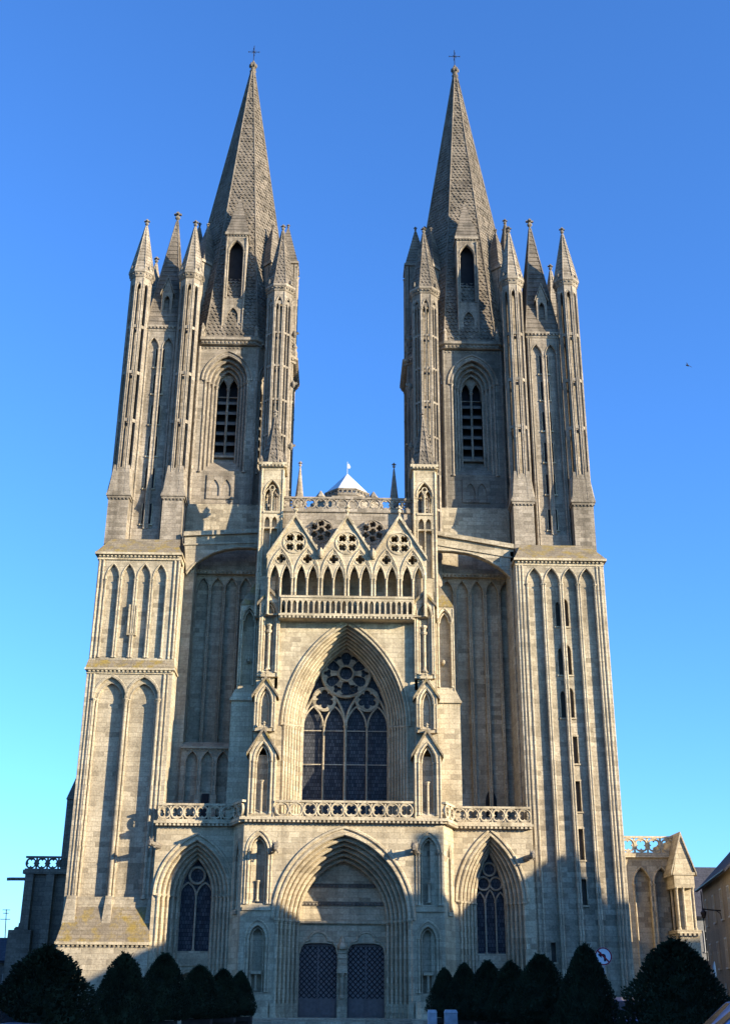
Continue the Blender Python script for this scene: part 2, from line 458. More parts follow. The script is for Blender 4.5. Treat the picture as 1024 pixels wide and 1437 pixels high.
# gargoyles: reaching beasts, built once along -Y
def gargoyle_mb():
    g = mb()
    P = [(0,.3,0),(0,-.1,.02),(0,-.55,.05),(0,-.95,.1),(0,-1.2,.2),(0,-1.42,.16)]
    rr = [.2,.19,.155,.15,.2,.1]; n = 8; vs = []; fs = []
    for (x,y,z), r in zip(P, rr):
        for k in range(n):
            a = 2*pi*k/n; vs.append((x+r*cos(a), y, z+r*1.05*sin(a)))
    for i in range(len(P)-1):
        for k in range(n): fs.append((i*n+k, i*n+(k+1)%n, (i+1)*n+(k+1)%n, (i+1)*n+k))
    fs += [tuple(range(n)), tuple(range(len(vs)-n, len(vs)))]
    g.add(vs, fs)
    for sx in (-1,1):
        g.lathe(sx*.12, -1.14, [(.06,.32),(.02,.5)], 5)         # ears
        g.tube([(sx*.12,-.75,.02),(sx*.2,-.9,-.12),(sx*.15,-1.08,-.1)], .05, 5)   # forelegs
    g.box(-.08,.08,-1.45,-1.25,-.02,.08)                         # jaw
    return g
garg_me = gargoyle_mb().build('gargoyle', S_DARK, block)
garg_me.scale = (1,.75,1); garg_me.location = (-4.0,0,8.55); garg_me.rotation_euler = (0,0,R(14))
def garg(parent, loc, rz, sc=1):
    o = garg_me.copy(); COL.objects.link(o); o.parent = parent; o.location = loc; o.rotation_euler = (0,0,rz); o.scale = (sc,sc*.72,sc); return o
garg(block, (3.95,0,8.6), R(-6))

# ---- main portal
m = mb()
orders(m, .02, .0, 3.78, 2.5, 5.0, 5.0, 9.75, 8.35, .05, PY, 2.6, 6, r=.1, seg=14)
hood(m, .02, 3.86, 5.0, 9.86, PY-.02, .1, 16)
m.box(-3.9,3.9,2.57,3.3,4.86,4.95)
for sx in (-1,1):                                               # plinths under the jamb shafts
    for i in range(6):
        h = 3.78-1.28*(i+1)/6
        x0, x1 = sorted((sx*(h-.06), sx*(h+.24)))
        m.box(x0, x1, i*.433-.12, i*.433+.42, 0, .75)
        x0, x1 = sorted((sx*(h+.02), sx*(h+.2)))
        m.box(x0, x1, i*.433+.06, i*.433+.5, 4.35, 5.0)
portal = m.build('main_portal', S_FRONT, cath)
m = mb()
m.plate(arch(0,2.55,4.98,3.5,14), [], 3.05, 3.3)
tym = m.build('tympanum', S_FRONT, portal)
m = mb()
for z, hw in ((5.96,2.42),(6.93,1.86)):
    m.box(-hw,hw,2.97,3.1,z-.1,z+.08); m.box(-hw,hw,2.93,3.0,z+.06,z+.12)
    n = int(hw*2/.2)
    for i in range(n): m.lathe(-hw+.1+i*(2*hw-.2)/(n-1), 2.96, [(.0,z-.08),(.07,z-.02),(.0,z+.05)], 5)
m.build('lintel_course', S_DARK, portal)
m = mb()                                                         # wall with the two door openings
dh = []
for c, hw in ((-1.35,1.06),(1.33,1.03)):
    dh.append([(c-hw,.02),(c-hw,3.35),(c-hw*.93,3.6),(c-hw*.75,3.8),(c-hw*.4,3.86),(c+hw*.4,3.86),(c+hw*.75,3.8),(c+hw*.93,3.6),(c+hw,3.35),(c+hw,.02)])
m.plate(rect(-2.6,2.6,0,4.95), dh, 3.05, 3.5)
m.box(-2.7,2.7,2.88,3.06,4.9,5.02)
for c in (-1.35,1.33):
    m.tube([(c+.5*cos(a),3.04,4.03+.42*sin(a)) for a in [pi*i/12 for i in range(13)]], .07, 6)
    m.tube([(c+sx_*x,3.04,z) for sx_ in (-1,) for x,z in ((1.1,3.3),(1.0,3.68),(.8,3.93),(.5,4.03))], .07, 6)
    m.tube([(c+x,3.04,z) for x,z in ((1.1,3.3),(1.0,3.68),(.8,3.93),(.5,4.03))], .07, 6)
m.build('door_surround', S_FRONT, portal)
m = mb()
m.box(-.26,.26,2.82,3.2,0,.5); m.box(-.2,.2,2.9,3.2,.5,1.0)
m.shaft(0,2.95,1.0,2.3,.11); m.box(-.3,.3,2.75,3.2,2.3,2.52)
for i in range(4): m.box(-.24+.02*(i%2),.24-.02*(i%2),2.86,3.2,2.52+i*.27,2.76+i*.27)
m.lathe(0,2.95,[(.3,3.55),(.32,3.7),(.22,3.85),(.1,4.1),(.02,4.3)],6)
m.build('trumeau', S_FRONT, portal)
for c, hw in ((-1.35,1.06),(1.33,1.03)):
    m = mb()
    for a in (-1,1):
        x0, x1 = sorted((c+a*.015, c+a*(hw+.05)))
        m.box(x0,x1,3.3,3.42,.0,3.95)
    m.box(c-.03,c+.03,3.26,3.31,.05,3.85)
    for a in (-1,1):
        x0, x1 = sorted((c+a*.1, c+a*(hw-.06))); m.box(x0,x1,3.275,3.302,.12,.85)
    d = m.build('door', M_DOOR, portal)
    # iron lattice over each leaf is surface work of the door, a mesh of its own
    m = mb()
    for a in (-1,1):
        x0, x1 = sorted((c+a*.05, c+a*(hw-.02))); z0, z1 = 1.0, 3.7
        def clip(p, dx, dz):
            ts = []
            for lo, hi, pp, dd in ((x0,x1,p[0],dx),(z0,z1,p[1],dz)):
                t1, t2 = (lo-pp)/dd, (hi-pp)/dd; ts.append((min(t1,t2), max(t1,t2)))
            a_, b_ = max(t[0] for t in ts), min(t[1] for t in ts)
            return (a_, b_) if b_-a_ > .05 else None
        for sgn in (-1,1):
            for k in range(-16,24):
                p = (x0, z0+k*.29); r_ = clip(p, 1, sgn)
                if r_: m.tube([(p[0]+t, 3.285, p[1]+sgn*t) for t in r_], .022, 4)
    m.build('door_lattice', M_IRON, portal)

for o in kids(portal): o.location.y = -.4

# ---- great window
m = mb()
gw_hole = arch(.02, 3.74, 15.9, 6.44, 16, 10.5)
m.plate(rect(-4.3,4.3,10.2,22.45), [gw_hole], 1.5, 1.8)
for sx in (-1,1):
    x0, x1 = sorted((sx*3.78, sx*4.3)); m.box(x0,x1,1.79,4.6,10.2,22.27)
m.box(-4.2,4.2,4.4,4.7,10.2,22.27)
gw = m.build('window_wall', S_FRONT, cath)
m = mb()
orders(m, .02, 0.0, 3.74, 2.67, 15.9, 16.3, 22.34, 21.35, 10.5, 1.5, 3.9, 7, r=.09, seg=16)
hood(m, .02, 3.8, 15.9, 22.44, 1.47, .08, 18)
great = m.build('great_window', S_FRONT, cath)
m = mb()                                                         # tracery
yt = 3.95; g = .09
W, ZS = 2.67, 16.32
m.tube(p3(arch(0,W-.02,ZS,5.0,16,10.5),yt), .1, 6)
for x in (-1.32,0,1.32): m.shaft(x, yt, 10.5, ZS+.1, .085 if x == 0 else .06, True)
for c in (-1.32,1.32):
    m.tube(p3(arch(c,1.3,ZS,2.45,12),yt), .085, 6)
    for k in (-.66,.66):
        m.tube(p3(arch(c+k,.62,ZS,1.28,9),yt), .06, 5)
    m.plate(circ(c,18.05,.72,28), [foil(c,18.05,.6,6,pi/2,5)], yt-.05, yt+.07)
    m.tube(p3(circ(c,18.05,.71,28),yt), .07, 5, True)
ro = 1.52
rc = (0,19.7)
petals = []
for k in range(6):
    a = pi/2+k*pi/3
    # long lobe
    pts = []
    for (rr_, ww) in ((.54,.15),(.75,.25),(1.0,.32),(1.18,.3),(1.32,.17),(1.36,0)):
        pts.append((rr_, ww))
    loop = [(r_,-w_) for r_, w_ in pts] + [(r_,w_) for r_, w_ in pts[::-1][1:]]
    petals.append([(rc[0]+r_*cos(a)-w_*sin(a), rc[1]+r_*sin(a)+w_*cos(a)) for r_, w_ in loop])
    a2 = a+pi/6
    petals.append(foil(rc[0]+1.14*cos(a2), rc[1]+1.14*sin(a2), .27, 3, a2, 5))
m.plate(circ(*rc,ro,40), petals+[circ(*rc,.44,18)], yt-.05, yt+.07)
m.tube(p3(circ(*rc,ro-.03,40),yt-.03), .1, 6, True); m.tube(p3(circ(*rc,.47,20),yt-.05), .07, 6, True)
for z in (14.05,16.1): m.box(-2.6,2.6,yt+.02,yt+.06,z-.025,z+.025)
m.build('tracery', S_TOWER, great)
m = mb(); m.plate(arch(0,2.7,ZS,5.0,14,10.45), [], 4.2, 4.25)
m.build('window_glass', M_GLASS, great)

# ---- buttresses left and right of the great window
for sx in (-1,1):
    m = mb(mirror(sx)); rf = mb(mirror(sx)); rfs = [mb(mirror(sx)) for _ in range(3)]
    xc = 4.74
    gablet(m, xc, .76, .3, 1.6, 10.36, 14.0, 15.55, .42, 10.6, 13.6, 14.6, .5, (10.6,12.5,.07), rfs[0])
    m.box(xc-.62,xc+.66,1.1,3,14.4,18.0)
    gablet(m, xc+.03, .62, .8, 1.6, 15.4, 17.5, 18.7, .33, 15.6, 17.1, 17.95, .45, None, rfs[1])
    m.box(xc-.62,xc+.66,1.5,3,17.9,23.4)
    gablet(m, xc-.02, .62, 1.2, 1.6, 18.75, 23.35, 24.3, .36, 19.0, 22.7, 23.45, .5, (19.2,22.0,.09), rfs[2])
    # colonnette carving in the top niche
    for z in (21.55,21.95): m.lathe(xc-.02,1.33,[(.05,z-.12),(.17,z-.02),(.19,z+.1),(.08,z+.16)],7)
    # plain flanking pier, then the tall niche above it
    m.box(5.5,6.87,2.0,4.0,10.2,17.55)
    m.frustum((5.45,6.95,1.9,4.0),17.55,(5.5,6.62,2.12,4.0),18.3)
    m.box(5.4,6.97,1.88,4,17.45,17.56)
    m.plate(rect(5.46,6.6,17.9,23.55), [arch(6.03,.37,22.5,.8,7,18.4)], 2.0, 2.45)
    m.box(5.46,6.6,2.446,3.6,17.9,23.5)
    hood(m,6.03,.46,22.5,23.45,2.0,.06,8); hood(m,6.03,.3,22.5,23.15,2.12,.05,8)
    for k in (-1,1): m.shaft(6.03+k*.4,1.99,18.4,22.5,.06); m.shaft(6.03+k*.53,2.0,18.2,23.4,.05,False)
    m.lathe(5.95,2.25,[(.02,19.85),(.13,19.95),(.13,20.1),(.04,20.2)],7)
    rf.frustum((4.1,6.64,1.95,3.6),23.5,(4.3,5.6,2.1,3.6),25.2)
    b = m.build('buttress', S_FRONT, cath)
    for r_ in rfs: r_.build('gablet_roof', S_ROOF, b)
    rf.build('coping', S_ROOF, b)
    # crocket leaves on the middle gablet
    m = mb(mirror(sx))
    for zz, xx in ((17.7,.58),(18.05,.38),(18.4,.2)):
        for k in (-1,1):
            m = mb(mirror(sx)); m.lathe(xc+.03+k*xx,.78,[(.02,zz-.05),(.09,zz+.05),(.03,zz+.16)],6); m.build('crocket', S_FRONT, b)
    m = mb(mirror(sx)); m.finial(xc+.03,.9,18.7,.5); m.build('finial', S_FRONT, b)
    m = mb(mirror(sx)); m.finial(xc,.4,15.5,.4); m.build('finial', S_FRONT, b)

# ---- gallery
m = mb()
m.box(-4.15,4.1,.75,2.41,22.28,22.5); m.box(-4.15,4.1,.62,1.6,22.42,22.54); dentils(m,-4.1,4.05,.75,22.42,.13,.24,.12)
m.box(-5.3,5.2,2.42,4.4,22.4,25.9)                                # rear wall of the passage
for x in (-3.3,-1.7,.0,1.6,3.2): m.box(x-.15,x+.15,1.9,2.41,22.5,25.0)
gal = m.build('gallery', S_FRONT, cath)
m = mb()                                                         # little arcade railing
m.box(-4.1,4.05,.66,.9,23.58,23.72)
n = 24
for i in range(n):
    x = -4.05+8.05*(i+.5)/n
    m.plate(rect(x-8.05/n/2,x+8.05/n/2,22.54,23.58), [arch(x,.118,23.22,.2,5,22.6)], .72, .86, True)
m.build('balustrade', S_FRONT, gal)
m = mb()                                                         # six lancet bays under three gables
XG = (-3.33,-.06,3.21); YA = 1.0
feet = (-4.98,-1.69,1.5,4.84)
holes = []; sub = []
for gi, c in enumerate(XG):
    for k in (-.82,.82):
        bc = c+k
        for q in (-.36,.36): holes.append(arch(bc+q,.285,24.85,.95,7,22.62))
        holes.append(foil(bc,26.2,.3,4,pi/2,5))
    for (dx,dz) in ((-.31,.31),(.31,.31),(-.31,-.31),(.31,-.31)): holes.append(foil(c+dx,27.3+dz,.27,4,pi/4,5))
outer = [(-5.0,22.54),(4.9,22.54),(4.9,26.5),(4.84,26.55)]
outer += [(XG[2],29.1),(1.575,26.5),(XG[1],29.1),(-1.69,26.5),(XG[0],29.1),(-4.96,26.55),(-5.0,26.5)]
m.plate(outer, holes, YA, YA+.3, True)
for c in XG:
    m.tube(p3(circ(c,27.3,.72,26),YA), .06, 5, True)
    for (dx,dz) in ((-.31,.31),(.31,.31),(-.31,-.31),(.31,-.31)): m.tube(p3(circ(c+dx,27.3+dz,.3,14),YA), .04, 5, True)
    for k in (-.82,.82):
        bc = c+k
        m.tube(p3(arch(bc,.76,24.95,1.95,9),YA), .075, 6); m.tube(p3(arch(bc,.66,24.95,1.75,9),YA-.01), .04, 5)
        m.tube(p3(circ(bc,26.2,.33,14),YA), .04, 5, True)
        for q in (-.36,.36): m.tube(p3(arch(bc+q,.3,24.85,.98,7),YA), .045, 5)
        for q in (-.72,0,.72): m.shaft(bc+q, YA-.03, 22.56, 24.95, .065 if q else .055)
m.build('arcade', S_FRONT, gal)
m = mb()
for c in XG:
    m.chevron(c, 1.72, 26.42, 29.25, .2, YA-.14, YA+.4)
    for k in (-1,1):
        for t in (.2,.4,.6,.8):
            m.lathe(c+k*1.68*t, YA-.05, [(.02,29.1-2.65*t-.02),(.08,29.1-2.65*t+.08),(.02,29.1-2.65*t+.2)],5)
    m.finial(c, YA, 29.15, .75)
    m.add([(c-1.6,YA+.4,26.5),(c,YA+.4,29.05),(c,3.0,29.05),(c-1.6,3.0,26.5),(c+1.6,YA+.4,26.5),(c+1.6,3.0,26.5)],[(0,1,2,3),(1,4,5,2)])
for x in (-1.69,1.56): m.lathe(x, YA-.2, [(.03,26.2),(.16,26.35),(.2,26.6),(.12,26.75),(.03,26.9)],7)
m.build('gable', S_FRONT, gal)
m = mb()                                                         # wall with roses behind the gables
rh = []; RC = [(-1.75,28.65),(1.56,28.62)]
for x, z in RC:
    rh.append(foil(x,z,.24,4,0,5))
    for k in range(6): rh.append(foil(x+.5*cos(k*pi/3+pi/6), z+.5*sin(k*pi/3+pi/6), .225, 4, k*pi/3, 5))
m.plate(rect(-4.35,4.25,26.0,30.0), rh, 2.4, 2.65, True)
for x, z in RC:
    m.tube(p3(circ(x,z,.8,26),2.4), .06, 5, True)
    m.tube(p3(circ(x,z,.25,14),2.39), .04, 5, True)
    for k in range(6): m.tube(p3(circ(x+.5*cos(k*pi/3+pi/6), z+.5*sin(k*pi/3+pi/6), .245, 14),2.39), .04, 5, True)
m.box(-4.35,4.25,2.3,3.0,29.92,30.06); m.box(-4.35,4.25,3.3,3.6,26,29.9)
m.build('rose_wall', S_UPPER, gal)
m = mb(); balustrade(m, -4.25, 4.17, 2.4, 30.06, 30.97, .11)
m.build('parapet', S_UPPER, gal)

# gallery turrets
def gallery_turret():
    m = mb(); hw = .71
    def front(mm):
        mm.plate(rect(-hw,hw,22.5,32.65), [arch(0,.47,30.75,.95,8,29.6), rect(-.44,-.05,25.2,28.4), rect(.05,.44,25.2,28.4), arch(-.23,.17,28.9,.32,5,28.5), arch(.23,.17,28.9,.32,5,28.5)], 0, .25)
        mm.tube(p3(arch(0,.52,30.75,1.02,8),0), .055, 5)
        for q in (-.49,0,.49): mm.shaft(q, .08, 29.6, 30.75, .05)
        for q in (-.23,.23): mm.tube(p3(arch(q,.21,30.75,.45,6),.08), .04, 5)
        mm.tube(p3(circ(0,31.25,.16,12),.08), .04, 5, True)
        mm.box(-.5,.5,-.06,.1,29.45,29.58)
        for q in (-.47,0,.47): mm.shaft(q, .02, 25.2, 28.4, .045)
        for q in (-1,1): mm.shaft(q*.68, .0, 22.6, 32.5, .06, False)
    for k in range(4):
        m.M = face_m(0,0,k*pi/2,hw); front(m)
    m.M = None
    m.box(-.42,.42,-.42,.42,22.5,29.4); m.box(-.12,.12,-.12,.12,29.4,32.6)
    m.box(-.84,.84,-.84,.84,32.65,32.78); m.box(-.9,.9,-.9,.9,32.78,32.95)
    for k in range(4):
        m.M = face_m(0,0,k*pi/2,.84); dentils(m,-.8,.8,0,32.78,.11,.22,.07)
    m.M = None
    t = m.build('gallery_turret', S_FRONT, cath)
    m = mb(); scaled(m,0,0,8,.74,32.95,.06,36.6,11,.3,.05)
    for sx in (-1,1):
        for sy in (-1,1): m.lathe(sx*.78,sy*.78,[(.09,32.95),(.13,33.15),(.02,33.45)],6)
    m.build('spirelet', S_SPIRE, t)
    m = mb(); m.finial(0,0,36.6,.6); m.build('finial', S_UPPER, t)
    return t
gt = gallery_turret(); gt.location = (-4.92,2.2,0)
g2 = copy_tree(gt, cath); g2.location = (4.86,2.2,0)

# thin pinnacles and parapet behind
m = mb(); m.lathe(0,0,[(.34,29.5),(.34,31.2),(.42,31.25),(.42,31.4),(.3,31.45),(.06,33.6)],8,pi/8); m.finial(0,0,33.55,.55)
pn = m.build('pinnacle', S_UPPER, cath, (-3.25,3.6,0))
pc = copy_tree(pn, cath); pc.location = (3.0,3.6,0)

# ---- body of the church behind, nave roof and lantern
m = mb()
m.box(-5.2,5.2,4.8,60,0,27)
m.add([(-5.4,4.6,27),(5.4,4.6,27),(0,4.6,30.4),(-5.4,62,27),(5.4,62,27),(0,62,30.4)],[(0,1,2),(3,4,5),(0,2,5,3),(1,4,5,2)])
m.box(-16.6,16.6,20,60,0,9)
m.build('nave', S_DARK, cath)
m = mb(); k8 = 1/cos(pi/8)
m.lathe(0,52,[(3.9*k8,28),(3.9*k8,50.3),(4.0*k8,50.4),(4.0*k8,50.6),(2.4*k8,51.2),(2.4*k8,51.35),(2.5*k8,51.4),(2.5*k8,51.5)],8,pi/8)
for k in (-2,-1,0,1,2):
    m.M = face_m(0,52,k*pi/4,2.4); balustrade(m,-1.0,1.0,.0,51.5-.001*abs(k),52.2-.002*abs(k),.1); m.M = None
for sx in (-1,1): m.lathe(sx*2.9,50.2,[(.5,48),(.5,51.2),(.58,51.3),(.05,52.1)],8,pi/8)
lan = m.build('lantern', S_UPPER, cath)
m = mb(); m.lathe(0,52,[(2.2*k8,51.5),(2.3*k8,52.3),(.05,55.0)],8,pi/8)
m.build('lantern_roof', M_LEAD, lan)
m = mb(); m.tube([(0,52,54.9),(0,52,56.5)],.03,5); m.plate([(-.02,55.7),(.28,55.65),(.36,55.9),(.2,56.25),(.02,56.2)], [], 51.98, 52.02, True)
m.build('weathervane', M_LEAD, lan)

# ---- side bays with their portals
SIDE = {-1: dict(c=-8.4, hw=2.2, zs=6.3, za=9.6, ci=-8.45, hwi=.98, zsi=6.35, zai=8.5),
         1: dict(c=8.42, hw=1.98, zs=6.1, za=10.0, ci=8.5, hwi=.9, zsi=6.1, zai=9.0)}
for sx in (-1,1):
    d = SIDE[sx]
    m = mb()
    x0, x1 = (-10.75,-6.3) if sx < 0 else (6.25,10.82)
    m.plate(rect(x0,x1,0,10.1), [arch(d['c'],d['hw'],d['zs'],min(d['za'],9.98)-d['zs'],12,.03)], SY, SY+.45)
    for a, b in ((x0,d['c']-d['hw']-.03),(d['c']+d['hw']+.03,x1)): 
        if b > a: m.box(a,b,SY+.44,4.4,0,10.1)
    m.box(x0,x1,3.9,4.4,0,10.1); m.box(d['ci']-d['hwi']-.1,d['ci']+d['hwi']+.1,3.4,3.9,2.75,3.4)
    m.box(d['ci']-d['hwi']-.12,d['ci']+d['hwi']+.12,3.2,3.5,2.62,2.78)
    m.plate(rect(d['ci']-d['hwi']-.2,d['ci']+d['hwi']+.2,0,2.7), [arch(d['ci'],d['hwi']*.82,1.5,.82,8,.03)], 3.3, 3.6)
    for h_ in (.86,.98): hood(m, d['ci'], d['hwi']*h_, 1.5, 1.5+.82*h_+.12, 3.3, .06, 8)
    bay = m.build('side_bay', S_FRONT, cath)
    m = mb()
    orders(m, d['c'], d['ci'], d['hw'], d['hwi'], d['zs'], d['zsi'], d['za']-.02, d['zai'], .05, SY, 3.5, 5, r=.09, seg=12)
    hood(m, d['c'], d['hw']+.06, d['zs'], d['za']+.06, SY-.02, .09, 14)
    m.build('side_portal', S_FRONT, bay)
    m = mb(); c, hw, zs, za = d['ci'], d['hwi'], d['zsi'], d['zai']
    m.tube(p3(arch(c,hw-.03,zs,za-zs-.05,12,3.4),3.5), .08, 6)
    if sx < 0:
        m.shaft(c,3.5,3.4,6.5,.06)
        for q in (-.5,.5): m.tube(p3(arch(c+q*.98,.47,6.35,.75,8),3.5), .06, 5)
        m.tube(p3(circ(c,7.5,.45,24),3.5), .08, 6, True)
    else:
        for q in (-.3,.3): m.shaft(c+q,3.5,3.4,6.2,.05)
        for q in (-.6,0,.6): m.tube(p3(arch(c+q,.29,6.1,.62 if q else .75,7),3.5), .05, 5)
        for a, z in ((0,8.0),(-.36,7.2),(.36,7.2)): m.tube(p3(circ(c+a,z,.36,20),3.5), .06, 6, True)
    m.build('window_tracery', S_TOWER, bay)
    m = mb(); m.plate(arch(c,hw+.05,zs,za-zs+.05,12,3.3), [], 3.62, 3.68); m.build('window_glass', M_GLASS, bay)
    m = mb()
    xa, xb = (-10.85,-6.42) if sx < 0 else (6.38,10.86)
    m.box(xa,xb,SY-.2,3.6,10.1,10.22); m.box(xa-.06,xb+.04,SY-.34,3.6,10.22,10.36); dentils(m,xa,xb,SY-.2,10.22,.13,.24,.12)
    m.build('cornice', S_FRONT, bay)
    m = mb(); balustrade(m, xa+.1 if sx < 0 else xa-.05, xb+.05 if sx < 0 else xb-.05, SY-.05, 10.38, 11.36, .12); m.build('balustrade', S_FRONT, bay)
    garg(bay, ((-10.6,SY,8.95) if sx < 0 else (10.45,SY,8.45)), R(-25 if sx < 0 else 18), .95)

# ---- recessed wall between tower and gallery, with the arch that spans it
for sx in (-1,1):
    m = mb(mirror(sx))
    RY = 6.0
    cs = [6.62,7.6,8.6,9.58,10.5]
    blind_row(m, 5.2, 10.9, 11.0, 26.8, RY, .3, cs if sx > 0 else [6.7,7.63,8.57,9.5], .4, 11.3 if sx > 0 else 15.6, 25.65, 26.6, .055, .045)
    m.box(5.2,10.9,RY-.25,RY+.3,26.8,26.95); m.box(5.2,10.9,RY-.35,RY+.3,26.91,27.03); dentils(m,5.3,10.8,RY-.25,26.91,.13,.26,.1)
    m.box(5.2,11,RY+.29,10,10,32)
    m.box(5.5,10.8,4.2,RY,10.0,11.0)
    if sx < 0:
        m.box(9.95,10.75,4.5,RY,10.4,28.2)
        blind_row(m, 6.95, 9.95, 10.4, 15.05, 4.2, .3, [7.42,8.35,9.28], .36, 11.4, 14.1, 14.8, .05, .045)
        m.frustum((6.9,9.98,4.05,RY),15.05,(6.9,9.98,5.0,RY),15.5)
        m.box(6.9,9.98,4.02,RY,14.95,15.06); dentils(m,6.95,9.95,4.2,14.95,.11,.24,.08)
        for k in (7.85,8.8): m.box(k-.18,k+.18,3.95,4.35,10.4,12.2)
        m.box(8.05,8.6,4.05,4.35,10.4,12.3)
    else:
        m.box(10.6,10.85,4.0,RY,10.4,28.0)
        for k in range(7): m.shaft(10.62,3.8+.36*k,10.4,27.2,.08,False)
    wall = m.build('recessed_bay', S_TOWER, cath)
    if sx > 0:
        m = mb(); m.plate(arch(9.1,.34,12.3,.75,7,11.0), [], 6.28, 6.32); m.build('wall_door', M_DARK, wall)
    else:
        m = mb(); m.box(-8.55,-8.1,4.02,4.06,10.5,12.25); m.build('wall_door', M_DARK, wall)
    # flying arch
    m = mb(mirror(sx))
    A = arch(0,1,0,1,2)
    if sx < 0: low = [(10.4,26.2),(10.0,26.75),(9.5,27.2),(8.8,27.62),(8.0,27.9),(7.2,28.03),(6.5,28.05),(5.6,28.0)]; top = [(5.6,29.25),(10.7,28.95)]
    else: low = [(10.75,26.0),(10.3,26.55),(9.8,26.98),(9.2,27.35),(8.5,27.68),(7.8,27.88),(6.8,28.02),(5.6,28.05)]; top = [(5.6,29.3),(10.85,28.4)]
    m.plate(low+top, [], 4.0, 4.55, True)
    m.tube(p3(low,4.0), .07, 5)
    o = [(top[0][0],top[0][1]+.02),(top[1][0],top[1][1]+.02)]
    m.plate([(o[0][0],o[0][1]-.25),(o[1][0],o[1][1]-.25),(o[1][0],o[1][1]+.05),(o[0][0],o[0][1]+.05)], [], 3.82, 4.6, True)
    for z_ in (-.75,):
        m.plate([(5.6,top[0][1]-.9),(10.7,top[1][1]-.85),(10.7,top[1][1]-.75),(5.6,top[0][1]-.8)], [], 3.92, 4.1, True)
    m.build('flying_arch', S_TOWER, cath)

# ---- towers
def tower_common(sx):
    t = []
    x0, x1 = (-16.0,-10.72) if sx < 0 else (10.82,16.5)
    return x0, x1
# left tower
m = mb()
x0, x1 = -16.0, -10.72
blind_row(m, x0, x1, 3.9, 19.45, TY, .42, [-14.45,-12.46], .96, 6.3, 17.82, 19.2, 0, .06, 9)
for c in (-14.45,-12.46):
    A = arch(c,.96,17.82,1.38,9,6.3); B = arch(c,.76,17.82,1.05,9,6.3)
    m.ring(A,B,TY+.18,TY+.419); m.tube(p3(arch(c,.78,17.82,1.07,9),TY+.2), .05, 5); m.tube(p3(arch(c,1.06,17.82,1.53,9),TY), .05, 5)
    for q in (-1,1):
        m.shaft(c+q*.98,TY,6.2,17.85,.1); m.shaft(c+q*.82,TY+.2,6.2,17.85,.07)
for dx in (0,.2,.42): m.shaft(x0+.05+dx,TY+(.0 if dx else .12),6.2,19.4,.09 if dx != .2 else .06,False)
for dx in (0,.22,.45): m.shaft(x1-.05-dx,TY+(.0 if dx else .12),6.2,19.4,.09 if dx != .22 else .06,False)
for k in range(4): m.shaft(x1+.0,TY+.35+k*.35,10.4,26.5,.07,False)
blind_row(m, x0+.05, x1-.05, 20.2, 26.95, TY+.05, .2, [-14.99,-13.99,-12.99,-11.98], .41, 20.45, 25.6, 26.6, .075, .055)
for dx in (0,.26): m.shaft(x0+.1+dx,TY+.04,20.4,26.9,.08,False); m.shaft(x1-.1-dx,TY+.04,20.4,26.9,.08,False)
m.box(x0,x1,TY+1.1,17,0,27); m.box(x0+.02,x1-.02,TY+.3,17,19.3,20.3)
m.box(-15.98,-10.86,2.75,6,0,3.62)
m.box(x0+.1,x1-.1,TY+.5,TY+1.2,3.8,7)
for xx, w in ((-15.55,.42),(-13.42,.3),(-10.98,.3)):             # buttress feet dying into the plinth slope
    m.frustum((xx-w,xx+w,2.95,4.2),4.0,(xx-w*.6,xx+w*.6,3.35,4.2),6.35)
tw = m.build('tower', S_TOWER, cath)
m = mb()
m.box(-16.08,-10.78,2.6,6,3.7,3.85); dentils(m,-15.95,-10.86,2.75,3.72,.12,.25,.1)
m.build('cornice', S_FRONT, tw); m = mb()
m.box(-16.12,-10.58,3.28,5,19.62,19.76); dentils(m,-15.95,-10.75,3.42,19.62,.12,.25,.09); m.box(-16.03,-10.7,3.42,5,19.4,19.63)
m.build('cornice', S_FRONT, tw); m = mb()
m.box(-16.2,-10.62,3.25,9,27.2,27.36); dentils(m,-16.0,-10.75,3.45,27.18,.12,.25,.1); m.box(-16.05,-10.7,3.45,9,26.9,27.21)
m.build('cornice', S_FRONT, tw)
m = mb()
m.frustum((-16.04,-10.82,2.63,6),3.85,(-15.6,-11.1,3.75,6),6.3)
m.build('weathering_roof', S_ROOF, tw); m = mb()
m.frustum((-16.08,-10.62,3.3,5),19.76,(-15.98,-10.74,3.62,5),20.45)
m.build('weathering_roof', S_ROOF, tw); m = mb()
m.frustum((-16.16,-10.66,3.28,9.5),27.36,(-15.5,-11.3,4.6,9.5),28.75)
m.build('weathering_roof', S_ROOF, tw)
m = mb()
for q in (-1,1): m.box(-13.49+q*.23-.05,-13.49+q*.23+.05,TY-.02,TY+.33,22.0,23.9)
m.box(-13.78,-13.2,TY-.03,TY+.5,21.9,22.02)
m.build('window_slit', S_FRONT, tw)
# right tower
m = mb()
x0, x1 = 10.85, 16.5
cs = [12.02,13.14,14.27,15.39]
SLITS = []
for z0,z1 in ((22.9,24.75),(19.75,21.7),(17.05,18.95)):
    SLITS += [(13.3,13.62,z0,z1-.2,True),(13.79,14.12,z0,z1,True)]
for z0,z1 in ((14.25,15.9),(11.4,13.2),(8.62,10.4),(6.1,7.55)): SLITS.append((13.84,14.18,z0,z1,False))
SLITS.append((11.92,12.2,3.0,4.06,False))
def slit_loop(a): return arch((a[0]+a[1])/2,(a[1]-a[0])/2,a[3]-.3,.3,4,a[2]) if a[4] else rect(a[0],a[1],a[2],a[3])
blind_row(m, x0, x1, .0, 26.95, TY, .25, cs, .47, 1.0, 25.68, 26.72, .08, .06, 7, [slit_loop(a) for a in SLITS])
for dx in (0,.18,.38): m.shaft(x0+.02+dx,TY+(.02 if dx else .12),.5,26.9,.085,False)
